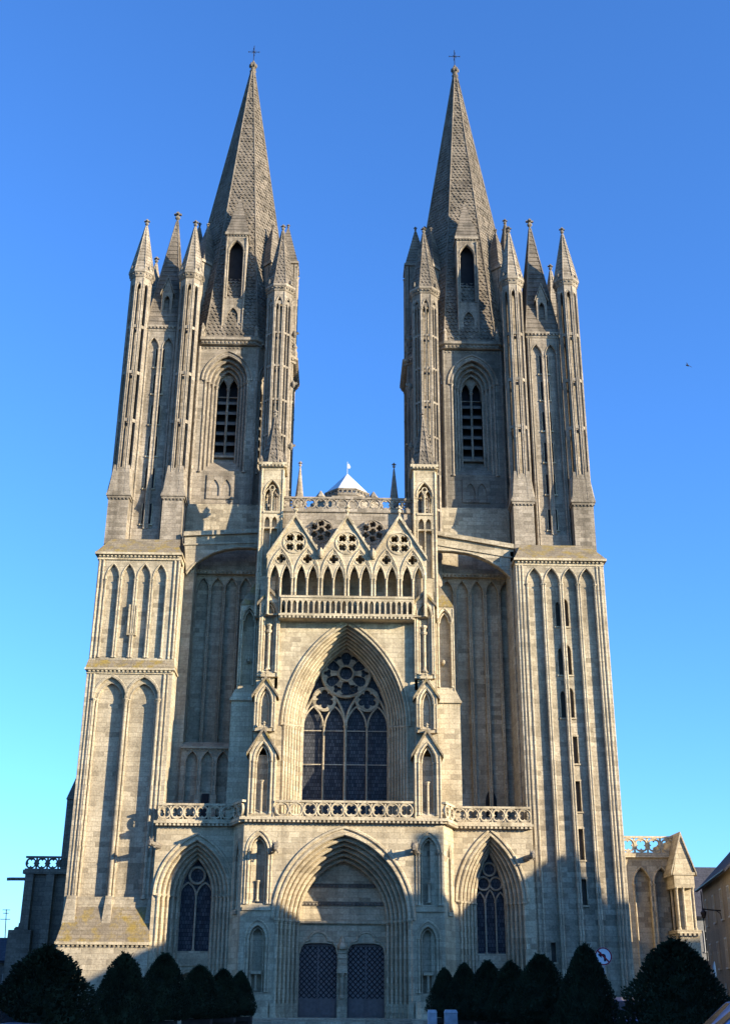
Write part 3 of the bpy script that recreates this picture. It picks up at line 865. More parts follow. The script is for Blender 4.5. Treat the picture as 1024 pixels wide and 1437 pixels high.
for dx in (0,.2,.42): m.shaft(x1-.02-dx,TY+(.02 if dx else .12),.5,26.9,.085,False)
for k in range(5): m.shaft(x0-.0,TY+.3+k*.3,10.4,26.8,.07,False)
m.box(x0,x1,TY+.9,17,0,27); m.box(x0-.15,x1+.15,TY-.3,6,0,.9)
tr = m.build('tower', S_TOWER, cath)
m = mb()
m.box(10.72,16.72,3.25,9,27.2,27.36); dentils(m,10.9,16.5,3.45,27.18,.12,.25,.1); m.box(10.82,16.55,3.45,9,26.9,27.21)
m.build('cornice', S_FRONT, tr)
m = mb(); m.frustum((10.76,16.68,3.28,9.5),27.36,(11.4,15.95,4.6,9.5),28.75)
m.build('weathering_roof', S_ROOF, tr)
for xa, xb, z0, z1, hd in SLITS:
    fr = mb(); y = TY+.25
    fr.box(xa-.1,xb+.1,y-.09,y+.1,z0-.09,z0)
    if not hd: fr.box(xa-.08,xb+.08,y-.05,y+.1,z1,z1+.1)
    for x in (xa-.05,xb): fr.box(x,x+.05,y-.04,y+.1,z0,z1-(.3 if hd else 0))
    fr.build('window_slit', S_FRONT, tr)
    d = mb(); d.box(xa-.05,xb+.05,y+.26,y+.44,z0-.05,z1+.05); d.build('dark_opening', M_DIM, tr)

for o in (tw, tr): o.location = (-.0034,-.9,0); o.scale = (.987,1,.987)

# ---- stair turret above each tower, between four corner turrets
def stair_turret(cx, w, yf, yb):
    m = mb(); x0, x1 = cx-w, cx+w
    blind_row(m, x0, x1, 26.6, 44.75, yf, .2, [cx-.52,cx+.52], .38, 29.6, 43.3, 44.2, .06, .05)
    m.box(x0-.3,x1+.3,yf+.6,yb,26.4,44.8)
    for dx in (.08,.22):
        m.shaft(x0+dx,yf,28.4,44.7,.06,False); m.shaft(x1-dx,yf,28.4,44.7,.06,False)
    m.box(x0-.1,x1+.1,yf-.14,yb,45.05,45.2); m.box(x0-.04,x1+.04,yf-.04,yb,44.75,45.06); dentils(m,x0,x1,yf-.04,45.05,.12,.24,.1)
    m.frustum((cx-.42,cx+.5,yf-.02,yf+.3),28.6,(cx-.4,cx+.48,yf+.2,yf+.3),29.0)
    st = m.build('stair_turret', S_UPPER, cath)
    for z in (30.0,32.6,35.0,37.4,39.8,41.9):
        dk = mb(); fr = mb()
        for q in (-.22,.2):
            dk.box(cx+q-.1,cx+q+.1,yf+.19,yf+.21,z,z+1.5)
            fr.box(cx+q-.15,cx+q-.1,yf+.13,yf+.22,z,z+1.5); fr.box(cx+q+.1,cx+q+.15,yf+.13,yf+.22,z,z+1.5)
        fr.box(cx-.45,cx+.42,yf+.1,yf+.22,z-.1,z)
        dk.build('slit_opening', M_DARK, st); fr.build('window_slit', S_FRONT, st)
    m = mb(); k4 = 1.0
    cy = (yf+yb)/2
    H0, H1 = 45.2, 56.0
    rows = 24
    ax, ay = w+.02, (yb-yf)/2
    for i in range(rows):
        f0, f1 = i/rows, (i+1)/rows
        a, b = 1-f0*.97, 1-f1*.97
        z0, z1 = H0+(H1-H0)*f0, H0+(H1-H0)*f1
        m.frustum((cx-ax*a-.04,cx+ax*a+.04,cy-ay*a-.04,cy+ay*a+.04), z0, (cx-ax*b,cx+ax*b,cy-ay*b,cy+ay*b), z1+.01)
    for a in (-1,1):
        for b in (-1,1): m.tube([(cx+a*(ax+.02),cy+b*(ay+.02),H0),(cx+a*.05,cy+b*.05,H1)], .07, 5)
    r_ = m.build('spire_roof', S_SPIRE, st)
    m = mb(); m.finial(cx,cy,H1-.1,1.1); m.build('finial', S_DARK, st)
    m = mb()                                                     # gabled dormer
    dx = cx+.12; yy = yf+.25
    m.plate([(dx-.38,46.1),(dx+.38,46.1),(dx+.38,48.1),(dx,49.4),(dx-.38,48.1)], [arch(dx,.2,47.5,.4,5,46.3)], yy, yy+.25)
    m.box(dx-.38,dx-.26,yy+.2,yy+1.3,46.1,48.1); m.box(dx+.26,dx+.38,yy+.2,yy+1.3,46.1,48.1)
    m.chevron(dx,.5,48.1,49.6,.14,yy-.08,yy+1.4)
    m.box(dx-.26,dx+.26,yy+.6,yy+.7,46.1,48)
    m.build('dormer', S_UPPER, st)
    return st
stair_turret(-13.45,1.16,4.95,10.0)
stair_turret(13.75,1.16,4.95,10.0)

def corner_turret():
    """slender octagonal turret with long open slots; origin on its axis"""
    m = mb(); ap = .68; s = ap*math.tan(pi/8)
    lv = [33.6,37.3,41.0,44.7,48.7]
    holes = []
    for a, b in zip(lv[:-1],lv[1:]):
        holes.append(rect(-.12,.12,a+.12,b-.12) if b < 48 else arch(0,.12,b-.75,.3,5,a+.12))
    for k in range(8):
        m.M = face_m(0,0,k*pi/4,ap)
        m.plate(rect(-s,s,33.2,48.8), holes, 0, .12)
        for q in (-1,1): m.shaft(q*.155,-.01,33.7,48.2,.035,False)
        m.shaft(s,.02,33.4,48.7,.055,False)
        if k % 2 == 0: m.tube(p3(arch(0,.17,47.95,.42,5),0), .035, 5)
    m.M = None
    m.lathe(0,0,[(.2,33),(.2,48.8)],8,pi/8)
    m.box(-.68,.68,-.7,.7,26.4,31.45); m.box(-.76,.76,-.78,.78,31.45,31.6); m.box(-.82,.82,-.84,.84,31.6,31.76)
    m.M = face_m(0,0,0,.78); dentils(m,-.72,.72,0.08,31.45,.1,.22,.07); m.M = None
    # broach: square to octagon
    sq = [(-.8,-.82),(.8,-.82),(.8,.82),(-.8,.82)]
    vs = [(x,y,31.76) for x,y in sq]; R8 = ap*k8*.99
    oc = [(R8*cos(-5*pi/8+k*pi/4), R8*sin(-5*pi/8+k*pi/4), 33.65) for k in range(8)]
    vs += oc
    m.add(vs, [(0,1,5,4),(1,6,5),(1,2,7,6),(2,8,7),(2,3,9,8),(3,10,9),(3,0,11,10),(0,4,11)])
    for sx_ in (-1,1): m.frustum((sx_*.52-.2,sx_*.52+.2,-.84,-.3),31.7,(sx_*.4-.12,sx_*.4+.12,-.66,-.3),33.9)
    t = m.build('corner_turret', S_UPPER, cath)
    m = mb()
    m.lathe(0,0,[(.72*k8,48.8),(.8*k8,48.95),(.8*k8,49.05),(.9*k8,49.15),(.9*k8,49.36)],8,pi/8)
    for k in range(8):
        m.M = face_m(0,0,k*pi/4,.8); dentils(m,-.3,.3,0,49.06,.09,.2,.07)
    m.M = None
    m.build('cornice', S_UPPER, t)
    m = mb(); stepped(m,0,0,8,.82,49.36,.07,53.6,15,.03)
    for k in range(8):
        q = pi/8+k*pi/4; m.tube([(.84*k8*cos(q),.84*k8*sin(q),49.36),(.08*cos(q),.08*sin(q),53.6)], .045, 5)
    for k in (1,3,5,7):
        q = k*pi/4; m.lathe(.88*cos(q),.88*sin(q),[(.05,49.4),(.09,49.55),(.02,49.75)],5)
    m.build('spirelet', S_UPPER, t)
    m = mb(); m.finial(0,0,53.5,.8); m.build('finial', S_DARK, t)
    return t
ct = corner_turret(); ct.location = (-15.22,4.85,0)
for x, y in ((-11.62,4.85),(-15.2,9.6),(-11.7,9.9),(11.65,4.85),(15.65,4.85),(15.6,9.6),(11.8,9.9)):
    c = copy_tree(ct, cath); c.location = (x,y,0)

# ---- inner turrets beside the belfries
def inner_turret():
    m = mb(); ap = .88; s = ap*math.tan(pi/8)
    lv = [28.6,31.5,34.2,36.9,39.6,42.3,45.0,48.3]
    holes = []
    for a, b in zip(lv[:-1],lv[1:]):
        for q in (-.13,.13):
            holes.append(rect(q-.085,q+.085,a+.08,b-.08) if b < 48 else arch(q,.085,b-1.1,.25,5,a+.08))
    holes.append(circ(0,47.75,.11,10))
    for k in range(8):
        m.M = face_m(0,0,k*pi/4,ap)
        m.plate(rect(-s,s,20,48.5), holes, 0, .14)
        m.tube(p3(arch(0,.27,47.2,.85,7),-.01), .05, 5)
        for q in (-1,1): m.shaft(q*.26,0,28.6,47.2,.045)
        m.shaft(s,.02,28,48.4,.06,False); m.shaft(0,.0,28.6,47.2,.03,False)
    m.M = None
    m.lathe(0,0,[(.35,20),(.35,48.4)],8,pi/8)
    t = m.build('corner_turret', S_UPPER, cath); t['label'] = 'slim octagonal turret with paired traceried slots and a scaled spirelet'
    m = mb(); m.lathe(0,0,[(.92*k8,48.5),(1.0*k8,48.65),(1.0*k8,48.72),(1.1*k8,48.82),(1.1*k8,49.0)],8,pi/8)
    for k in range(8):
        m.M = face_m(0,0,k*pi/4,1.0); dentils(m,-.38,.38,0,48.74,.1,.2,.08)
    m.M = None
    m.build('cornice', S_UPPER, t)
    m = mb(); scaled(m,0,0,8,1.02,49.0,.06,54.3,18,.27,.045)
    m.build('spirelet', S_SPIRE, t)
    m = mb(); m.finial(0,0,54.2,.75)
    for k in (1,3,5,7):
        q = k*pi/4; m.lathe(1.1*cos(q),1.1*sin(q),[(.06,49),(.12,49.2),(.02,49.5)],5)
    m.build('finial', S_DARK, t)
    m = mb()
    for (a, z) in ((pi*.5,41.2),(pi*.45,45.2),(pi*.55,36.4)):    # weathered beasts and crockets on the nave side
        m.M = Matrix.Rotation(a,4,'Z') @ Matrix.Translation((0,-.9,z))
        m.lathe(0,-.25,[(.05,-.25),(.16,-.1),(.19,.1),(.1,.25),(.02,.35)],6); m.tube([(0,.1,0),(0,-.3,.02),(0,-.55,.15)],.1,5)
    m.M = None
    m.build('crocket', S_DARK, t)
    return t
it = inner_turret(); it.location = (-5.2,6.05,0)
it2 = copy_tree(it, cath); it2.location = (5.4,6.05,0)
it2.rotation_euler = (0,0,pi)
for x, y, dz in ((5.95,11.9,4.4),(-5.75,11.6,.6)):
    c = copy_tree(it, cath); c.location = (x,y,dz)
    if x > 0: c.rotation_euler = (0,0,pi)
c = copy_tree(it, cath); c.location = (12.35,10.6,4.3)
c = copy_tree(it, cath); c.location = (-12.35,10.9,.6)

# ---- belfries
AP = 4.62; AX = 8.82; AYC = 11.05
CARD = (4.5, 2.12, 1.0); DIAG = (4.68, 1.68, .86)              # apothem, half side, width of its window
def bf_face(k): return (CARD if k % 2 == 0 else DIAG)
def belfry_parts():
    m = mb()
    for k in range(8):
        ap, s, q_ = bf_face(k)
        m.M = face_m(0,0,k*pi/4,ap)
        m.plate(rect(-s,s,31.4,44.6), [arch(0,1.72*q_,41.75,2.3,10,34.6)], 0, .3)
        m.shaft(s,.05,32,44.5,.12,False)
        m.box(-s+.1,s-.1,.25,1.6,31.4,34.6)
        m.add([(-1.72*q_,.0,34.4),(1.72*q_,.0,34.4),(1.0,1.4,36.3),(-1.0,1.4,36.3)],[(0,1,2,3)])
        # blocked two-light opening under the sill
        m.box(-.85,.85,-.06,.0,35.0-.15,35.0) if False else None
        m.box(-.95,.95,.02,.2,32.5,34.3); m.plate(rect(-.95,.95,32.5,34.3), [arch(-.4,.33,33.2,.75,6,32.7),arch(.4,.33,33.2,.75,6,32.7)], -.08, .02)
    m.M = None
    m.lathe(0,0,[(2.2*k8,27),(2.2*k8,46)],8,pi/8)
    m.lathe(0,0,[(AP*k8*1.0,27.0),(AP*k8,31.2),(AP*k8*1.025,31.3),(AP*k8*1.025,31.5),(AP*k8,31.9)],8,pi/8)
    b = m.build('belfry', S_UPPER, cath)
    for k in range(8):
        ap, s, q_ = bf_face(k)
        F = face_m(0,0,k*pi/4,ap) @ Matrix.Diagonal((q_,1,1,1))
        m = mb(F)
        orders(m,0,0,1.72,.76,41.75,41.75,44.05,43.0,34.5,0,1.25,4,r=.085,seg=9)
        hood(m,0,1.78,41.75,44.14,-.02,.08,10)
        for q in (-.38,.38):
            m.tube(p3(arch(q,.36,41.6,.95,7),1.25), .07, 5)
        m.plate(arch(0,.78,41.75,1.25,8,41.0), [arch(-.38,.31,41.6,.85,6,41.05),arch(.38,.31,41.6,.85,6,41.05)], 1.22, 1.4)
        m.shaft(0,1.22,36.2,41.7,.085)
        m.box(-.85,.85,.95,1.7,36.1,36.25)
        m.build('belfry_window', S_UPPER, b)
        m = mb(F)
        for q in (-.38,.38):
            for j in range(6):
                z = 36.5+j*.82
                m.add([(q-.32,1.22,z+.02),(q+.32,1.22,z+.02),(q+.32,1.62,z+.3),(q-.32,1.62,z+.3),(q-.32,1.22,z-.16),(q+.32,1.22,z-.16),(q+.32,1.62,z+.16),(q-.32,1.62,z+.16)],[(0,1,2,3),(4,5,6,7),(0,1,5,4),(0,3,7,4),(1,2,6,5)])
        m.build('louvre', M_LOUVRE, b)
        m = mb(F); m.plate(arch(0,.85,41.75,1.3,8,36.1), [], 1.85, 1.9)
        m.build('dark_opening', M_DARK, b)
    m = mb()
    m.lathe(0,0,[(AP*k8,44.55),(AP*k8+.15,44.6),(AP*k8+.15,44.8),(AP*k8+.32,44.9),(AP*k8+.32,45.12),(AP*k8-.1,45.2)],8,pi/8)
    for k in range(8):
        ap, s, q_ = bf_face(k)
        m.M = face_m(0,0,k*pi/4,ap); dentils(m,-s+.1,s-.1,-.17,44.8,.14,.27,.16); dentils(m,-s+.1,s-.1,0,44.45,.1,.27,.06)
        q = AP*math.tan(pi/8); m.lathe(q,0,[(.2,45.1),(.22,45.5),(.12,45.8),(.2,46.0),(.02,46.4)],6)
    m.M = None
    m.build('cornice', S_UPPER, b)
    return b
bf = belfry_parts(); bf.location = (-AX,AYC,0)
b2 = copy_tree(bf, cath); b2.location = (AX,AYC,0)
b2.data = b2.data.copy(); b2.data.materials[0] = S_DARK  # right belfry walls: shade put into the colour with the darker stone

# ---- spires
def spire():
    m = mb(); scaled(m,0,0,8,AP-.02,45.15,.12,74.4,96,.33,.065)
    sp = m.build('spire', S_SPIRE, cath)
    m = mb()
    m.lathe(0,0,[(.2,73.78),(.17,74.18),(.28,74.33),(.28,74.45),(.16,74.55),(.2,74.78),(.3,74.98),(.28,75.15),(.14,75.33),(.07,75.58)],8)
    for k in range(6):
        q = k*pi/3; m.lathe(.27*cos(q),.27*sin(q),[(.03,74.78),(.1,74.93),(.08,75.13),(.02,75.23)],5)
    m.build('finial', S_SPIRE, sp)
    m = mb()
    m.tube([(0,0,75.38),(0,0,77.28)],.03,6); m.tube([(-.45,0,76.58),(.45,0,76.58)],.026,6); m.tube([(0,-.45,76.58),(0,.45,76.58)],.026,6)
    for k in range(4):
        q = pi/4+k*pi/2; m.tube([(0,0,76.58),(.25*cos(q),0,76.58+.25*sin(q))],.02,4)
    for x in (-.45,.45): m.lathe(x,0,[(.02,76.51),(.05,76.58),(.02,76.65)],5)
    m.build('cross', M_IRON, sp)
    dark = mb()
    for k in range(8):
        m = mb(); card = k % 2 == 0
        m.M = face_m(0,0,k*pi/4,AP-.2)
        hw, z0, z1 = .80, 45.2, 54.3
        if not card: z1 = 52.4; hw = .72
        m.plate(rect(-hw,hw,z0,z1), [arch(0,hw*.66,z1-1.5,1.0,7,z0+3.5), arch(0,hw*.5,z0+1.9,.8,6,z0+.6)], 0, .22)
        for q in (-1,1):
            a, b_ = sorted((q*(hw-.2), q*hw)); yb = (z1-45)*.16
            m.add([(a,.28,z0),(b_,.28,z0),(a,.28,z1),(b_,.28,z1),(a,yb+.4,z1),(b_,yb+.4,z1),(a,.5,z0),(b_,.5,z0)],[(0,2,4,6),(1,3,5,7),(2,3,5,4),(0,1,3,2)])
            m.shaft(q*(hw-.06),-.02,z0+.3,z1-.25,.075); m.shaft(q*(hw*.66+.05),.02,z0+3.5,z1-1.5,.06)
        m.tube(p3(arch(0,hw*.66+.06,z1-1.5,1.1,7),0), .06, 5)
        for z in (47.6,50.2):                                    # broken transom stones across the opening
            if card and z < 48: m.add([(-.5,.2,z-.1),(.5,.2,z-.5),(.5,.2,z+.1),(-.5,.2,z+.55),(-.5,.6,z-.1),(.5,.6,z-.5),(.5,.6,z+.1),(-.5,.6,z+.55)],[(0,1,2,3),(4,5,6,7),(0,3,7,4),(3,2,6,7),(0,1,5,4)])
        m.box(-hw-.1,hw+.1,-.12,1.2,z1,z1+.22); m.box(-hw-.02,hw+.02,-.05,.3,z0,z0+.45)
        dentils(m,-hw,hw,-.0,z1,.1,.22,.08)
        lu = m.build('lucarne', S_UPPER, sp)
        m = mb(face_m(0,0,k*pi/4,AP-.2))
        old = m.M
        cyl = .85
        stepped(m,0,cyl,4,hw+.06,z1+.22,.05,z1+3.9,12,.025)
        m.finial(0,cyl,z1+3.8,.55)
        m.build('lucarne_roof', S_SPIRE, sp)
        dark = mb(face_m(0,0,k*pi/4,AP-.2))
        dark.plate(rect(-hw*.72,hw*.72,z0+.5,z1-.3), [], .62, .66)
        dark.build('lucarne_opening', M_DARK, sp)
    return sp
sp = spire(); sp.location = (-8.7,AYC,0)
s2 = copy_tree(sp, cath); s2.location = (8.7,AYC,0)

# ---- chapels flanking the towers
m = mb()
blind_row(m, 16.4, 20.3, 0, 9.2, 8.0, .5, [18.55,19.9-.1], .5, 2.2, 7.65, 8.6, .07, .055)
m.box(16.4,20.6,8.45,22,0,9.2)
m.box(16.4,20.5,7.75,9,9.2,9.42)
ai = m.build('chapel', S_FRONT, cath)
m = mb(); balustrade(m, 16.6, 20.7, 8.0, 9.42, 10.5, .12); m.build('parapet', S_FRONT, ai)
m = mb()
m.box(20.1,21.35,6.4,9,0,4.7); m.box(20.0,21.45,6.3,9,4.7,4.9); dentils(m,20.05,21.4,6.35,4.7,.14,.26,.12)
m.box(20.45,21.15,6.95,9,4.9,7.3); m.box(20.12,21.34,6.45,9,7.3,8.1); m.box(20.05,21.42,6.38,9,8.05,8.2)
for x in (20.22,20.62,21.2): m.shaft(x,6.55,4.9,7.35,.075)
m.shaft(21.25,7.4,4.9,7.35,.075)
m.plate([(20.1,8.2),(21.38,8.2),(20.72,10.5)], [], 6.45, 6.8)
bu = m.build('chapel_buttress', S_FRONT, ai)
m = mb(); m.chevron(20.73,.78,8.2,10.62,.2,6.35,9.5)
m.M = Matrix.Translation((0,0,0)); m.M = None
m.plate([(20.7,10.35),(21.5,8.1),(21.3,8.1),(20.7,9.9)], [], 9.4, 13.0, True)
m.build('gable_roof', S_TOWER, bu)
m = mb()
m.box(-20.1,-15.9,10.2,22,0,8.1); m.box(-20.2,-16,9.9,11,8.05,8.3); m.box(-18.25,-16,11.5,20,8,12.9)
m.frustum((-18.3,-15.9,11.4,20),12.9,(-17.85,-15.9,11.6,20),14.3)
m.box(-20.6,-19.2,9.6,11.5,0,4.7)
for x in (-19.7,-18.4): m.box(x-.25,x+.25,9.7,10.3,0,8)
al = m.build('chapel', S_DARK, cath)  # darker stone here paints the tower's shade on this chapel
m = mb(); balustrade(m, -20.15, -16.0, 10.2, 8.3, 9.15, .12); m.build('parapet', S_DARK, al)
m = mb(); m.tube([(-20.0,10.2,7.75),(-20.9,9.9,7.72),(-21.1,9.8,7.7)], .1, 6); m.build('gargoyle', S_DARK, al)


# steps before the portals
m = mb(); m.box(-6.6,6.5,-1.6,.1,-.2,.0); m.box(-6.2,6.1,-1.0,.1,-.1,.06)
m.build('portal_step', S_TOWER, cath)

# ================================================================== CAMERA (needed first to find the depth of things along a line of sight)
F_PX = 1616.936; PITCH, YAW, ROLL = R(22.358), R(1.1059), R(.44993)
CAM = Vector((-.2633,-66.4984,1.65))
fw = Vector((sin(YAW)*cos(PITCH), cos(YAW)*cos(PITCH), sin(PITCH)))
rt = Vector((cos(YAW), -sin(YAW), 0)); up = rt.cross(fw)
rt2 = rt*cos(ROLL)+up*sin(ROLL); up2 = -rt*sin(ROLL)+up*cos(ROLL)
cd = bpy.data.cameras.new('camera'); cam = bpy.data.objects.new('camera', cd); COL.objects.link(cam)
cam.matrix_world = Matrix(((rt2.x,up2.x,-fw.x,CAM.x),(rt2.y,up2.y,-fw.y,CAM.y),(rt2.z,up2.z,-fw.z,CAM.z),(0,0,0,1)))
cd.sensor_fit = 'VERTICAL'; cd.sensor_height = 36; cd.lens = F_PX/1437*36
cd.clip_start = .5; cd.clip_end = 6000
scene.camera = cam
def at(px, py, Y):
    d = fw + rt2*((px-512)/F_PX) - up2*((py-718.5)/F_PX)
    return CAM + d*((Y-CAM.y)/d.y)

# ================================================================== GROUND
def ground_mat(name, c1, c2, bw, bh, mort=.012):
    m, nt, b = new_mat(name)
    g = N(nt, 'ShaderNodeNewGeometry')
    br = N(nt, 'ShaderNodeTexBrick'); nt.links.new(g.outputs['Position'], br.inputs['Vector'])
    br.inputs['Scale'].default_value = 1; br.inputs['Brick Width'].default_value = bw; br.inputs['Row Height'].default_value = bh; br.inputs['Mortar Size'].default_value = mort
    br.inputs['Color1'].default_value = (*c1,1); br.inputs['Color2'].default_value = (*c2,1); br.inputs['Mortar'].default_value = (c1[0]*.5,c1[1]*.5,c1[2]*.5,1)
    n = noise(nt, g.outputs['Position'], .7, 6, .65)
    col = mixc(nt, br.outputs[0], ramp(nt, n, [(.3,(.6,.6,.6)),(.7,(1.15,1.15,1.15))]), 1.0, 'MULTIPLY')
    nt.links.new(col, b.inputs['Base Color']); bump(nt, b, n, .3, .02); return m
G_ASPH = plain('asphalt', (.055,.055,.057), .95, nscale=3, namt=.25)
G_PAVE = ground_mat('paving_setts', (.17,.16,.145), (.125,.12,.11), .24, .16)
def slab(name, x0, x1, y0, y1, z, mat):
    m = mb(); m.add([(x0,y0,z),(x1,y0,z),(x1,y1,z),(x0,y1,z)],[(0,1,2,3)]); return tag(m.build(name, mat), kind='structure')
slab('ground', -2500,2500,-800,4200,-.21, G_ASPH)
slab('paved_square', -14,14,-60,-1.5,-.19, G_PAVE)
m = mb(); m.box(-21,21,-2.4,9,-.22,-.06); tag(m.build('pavement', S_TOWER), kind='structure')

# ================================================================== SHRUBS
def shrub_meshes(seed, n):
    """a conical yew: crown of unit height and unit diameter made of small sprays of leaves"""
    rnd = random.Random(seed); c = mb()
    core = []; nn = 22                                           # dense shaded inner growth
    for i in range(15):
        t = i/14
        for k in range(nn): core.append(((.5*((1-t)**.62)*(.8+.3*min(1,t*5))*.78*(.85+.2*rnd.random())+.002)*cos(2*pi*k/nn), (.5*((1-t)**.62)*(.8+.3*min(1,t*5))*.78*(.85+.2*rnd.random())+.002)*sin(2*pi*k/nn), t*.95+rnd.uniform(-.012,.012)))
    c.add(core, [(i*nn+k,i*nn+(k+1)%nn,(i+1)*nn+(k+1)%nn,(i+1)*nn+k) for i in range(14) for k in range(nn)])
    lumps = [(rnd.uniform(0,2*pi), rnd.uniform(.05,.95), rnd.uniform(.06,.2)) for _ in range(26)]
    for i in range(n):
        t = rnd.random()**1.25                                  # height, denser low down
        a = rnd.uniform(0,2*pi)
        prof = .5*((1-t)**.62)*(.80+.35*min(1,t*5)) + .015
        bulge = 1.0
        for la, lt, ls in lumps:
            da = abs((a-la+pi) % (2*pi)-pi)
            if da < .5 and abs(t-lt) < .12: bulge += ls*(1-da/.5)*(1-abs(t-lt)/.12)
        r = prof*bulge*(rnd.random()**.28 if rnd.random() < .8 else rnd.random())
        p = Vector((r*cos(a), r*sin(a), t + rnd.uniform(-.015,.02)))
        out = Vector((cos(a), sin(a), rnd.uniform(.3,1.6))).normalized()
        side = out.cross(Vector((rnd.uniform(-1,1),rnd.uniform(-1,1),rnd.uniform(-1,1)))).normalized()
        L = rnd.uniform(.016,.036); w = L*.34
        c.add([p, p+out*L*.5+side*w, p+out*L, p+out*L*.5-side*w], [(0,1,2,3)])
    for i in range(330):                                         # stray leading shoots
        t = rnd.uniform(.2,1.0); a = rnd.uniform(0,2*pi); r = .5*((1-t)**.62)*1.0
        p = Vector((r*cos(a), r*sin(a), t)); out = Vector((cos(a)*.6, sin(a)*.6, 1)).normalized(); side = out.cross(Vector((0,0,1))).normalized()
        L = rnd.uniform(.03,.09)
        for j in range(4):
            q = p+out*L*j/4
            for k in (-1,1): c.add([q, q+out*.012+side*k*.016, q+out*.03+side*k*.02, q+out*.016],[(0,1,2,3)])
    return c
protos = []
for k in range(3):
    r = empty('yew_shrub')
    cr = shrub_meshes(40+k, 20000).build('crown', M_LEAF, r)
    m = mb(); m.lathe(0,0,[(.07,-.06),(.045,.05),(.03,.45),(.006,.93)],8)
    for j in range(9):
        a = j*2.4; z = .08+j*.09; L = .4*((1-z)**.7)
        m.tube([(0,0,z),(L*.5*cos(a),L*.5*sin(a),z+.03),(L*cos(a),L*sin(a),z+.08)], .008, 4)
    m.build('trunk', M_BARK, r)
    protos.append(r)
SH = [(68,1334,-33,152,'widest dark yew cone at the left, before the plinth of the left tower'),
      (176,1342,-30,84,'dark conical yew below the right corner of the sloping tower plinth'),
      (232,1341,-27,70,'dark pointed yew below the left jamb of the two-light side portal'),
      (281,1357,-24.5,62,'dark rounded yew below the two-light portal window'),
      (314,1362,-22.5,52,'low dark yew between the rounded yew and the last shrub left of the doors'),
      (338,1365,-21,40,'small dark yew closest to the left of the main doors'),
      (623,1361,-21,42,'small dark yew closest to the right of the main doors'),
      (651,1354,-23,50,'low dark yew below the left jamb of the three-light portal'),
      (684,1351,-25,60,'dark yew below the three-light portal window'),
      (716,1352,-27,62,'dark yew below the right jamb of the three-light portal'),
      (757,1342,-29,76,'dark conical yew below the small slit of the right tower'),
      (819,1331,-31,84,'tall dark yew cone partly behind the round road sign'),
      (944,1324,-34,150,'widest dark yew cone at the right, before the chapel buttress')]
used = set()
tubs = []
for i, (px, py, Y, wpx, lab) in enumerate(SH):
    k = i % 3
    o = protos[k] if k not in used else copy_tree(protos[k])
    used.add(k)
    top = at(px, py, Y); d = (top-CAM).length
    base = .62 if abs(px-480) < 300 and wpx < 100 and abs(px-480) < 290 else -.1
    o.location = (top.x, top.y, base); w = wpx*d/1500
    o.scale = (w*1.02, w*1.02, top.z-base); o.rotation_euler = (0,0,i*1.3)
    tag(o, lab, 'shrub', 'clipped yews before the west front')
    if base > 0: tubs.append((px, top.x, top.y, w))
M_WOOD = plain('tub_wood', (.045,.032,.024), .8, nscale=8)
def tub():
    r = empty('planter_tub')
    m = mb(); m.frustum((-.38,.38,-.38,.38),.08,(-.42,.42,-.42,.42),.62)
    m.build('box', M_WOOD, r)
    m = mb()
    for a in (-1,1):
        for b in (-1,1): m.box(a*.41-.05,a*.41+.05,b*.41-.05,b*.41+.05,0,.68)
    m.box(-.46,.46,-.47,-.425,.54,.66); m.box(-.46,.46,.425,.47,.54,.66); m.box(-.47,-.425,-.42,.42,.54,.66); m.box(.425,.47,-.42,.42,.54,.66)
    m.build('frame', M_WOOD, r)
    m = mb(); m.box(-.38,.38,-.38,.38,.5,.6); m.build('soil', M_BARK, r)
    return r
t0 = tub()
names = {232:'below the left jamb of the two-light portal',281:'below the two-light portal window',314:'under the low yew left of the doors',338:'nearest the left of the main doors',
         623:'nearest the right of the main doors',651:'below the left jamb of the three-light portal',684:'below the three-light portal window',716:'below the right jamb of the three-light portal',757:'below the small slit of the right tower',176:'below the corner of the tower plinth'}
for i, (px, x, y, w) in enumerate(tubs):
    o = t0 if i == 0 else copy_tree(t0)
    o.location = (x,y,-.19); o.scale = (1,1,1.18)
    tag(o, 'dark wooden planter tub under the yew '+names.get(px,'in the row'), 'planter', 'planter tubs under the yews')

# stone bollards by the right-hand shrubs
M_CONC = plain('pale_concrete', (.40,.41,.43), .85, nscale=5)
for i, (px, w, Yb, lab) in enumerate(((606,.3,-26,'slimmer pale stone block right of the main doors'),(632,.42,-26,'wider pale stone block under the first yew right of the doors'))):
    p = at(px, 1417, Yb); o = tag(empty('stone_block', (p.x,p.y,-.19)), lab, 'bollard', 'stone blocks by the doors')
    m = mb(); m.frustum((-w/2,w/2,-w/2,w/2),0,(-w/2*.94,w/2*.94,-w/2*.94,w/2*.94),p.z+.1); m.build('shaft', M_CONC, o)
    m = mb(); m.frustum((-w/2*1.02,w/2*1.02,-w/2*1.02,w/2*1.02),p.z+.1,(-w/2*.8,w/2*.8,-w/2*.8,w/2*.8),p.z+.19); m.build('cap', M_CONC, o)

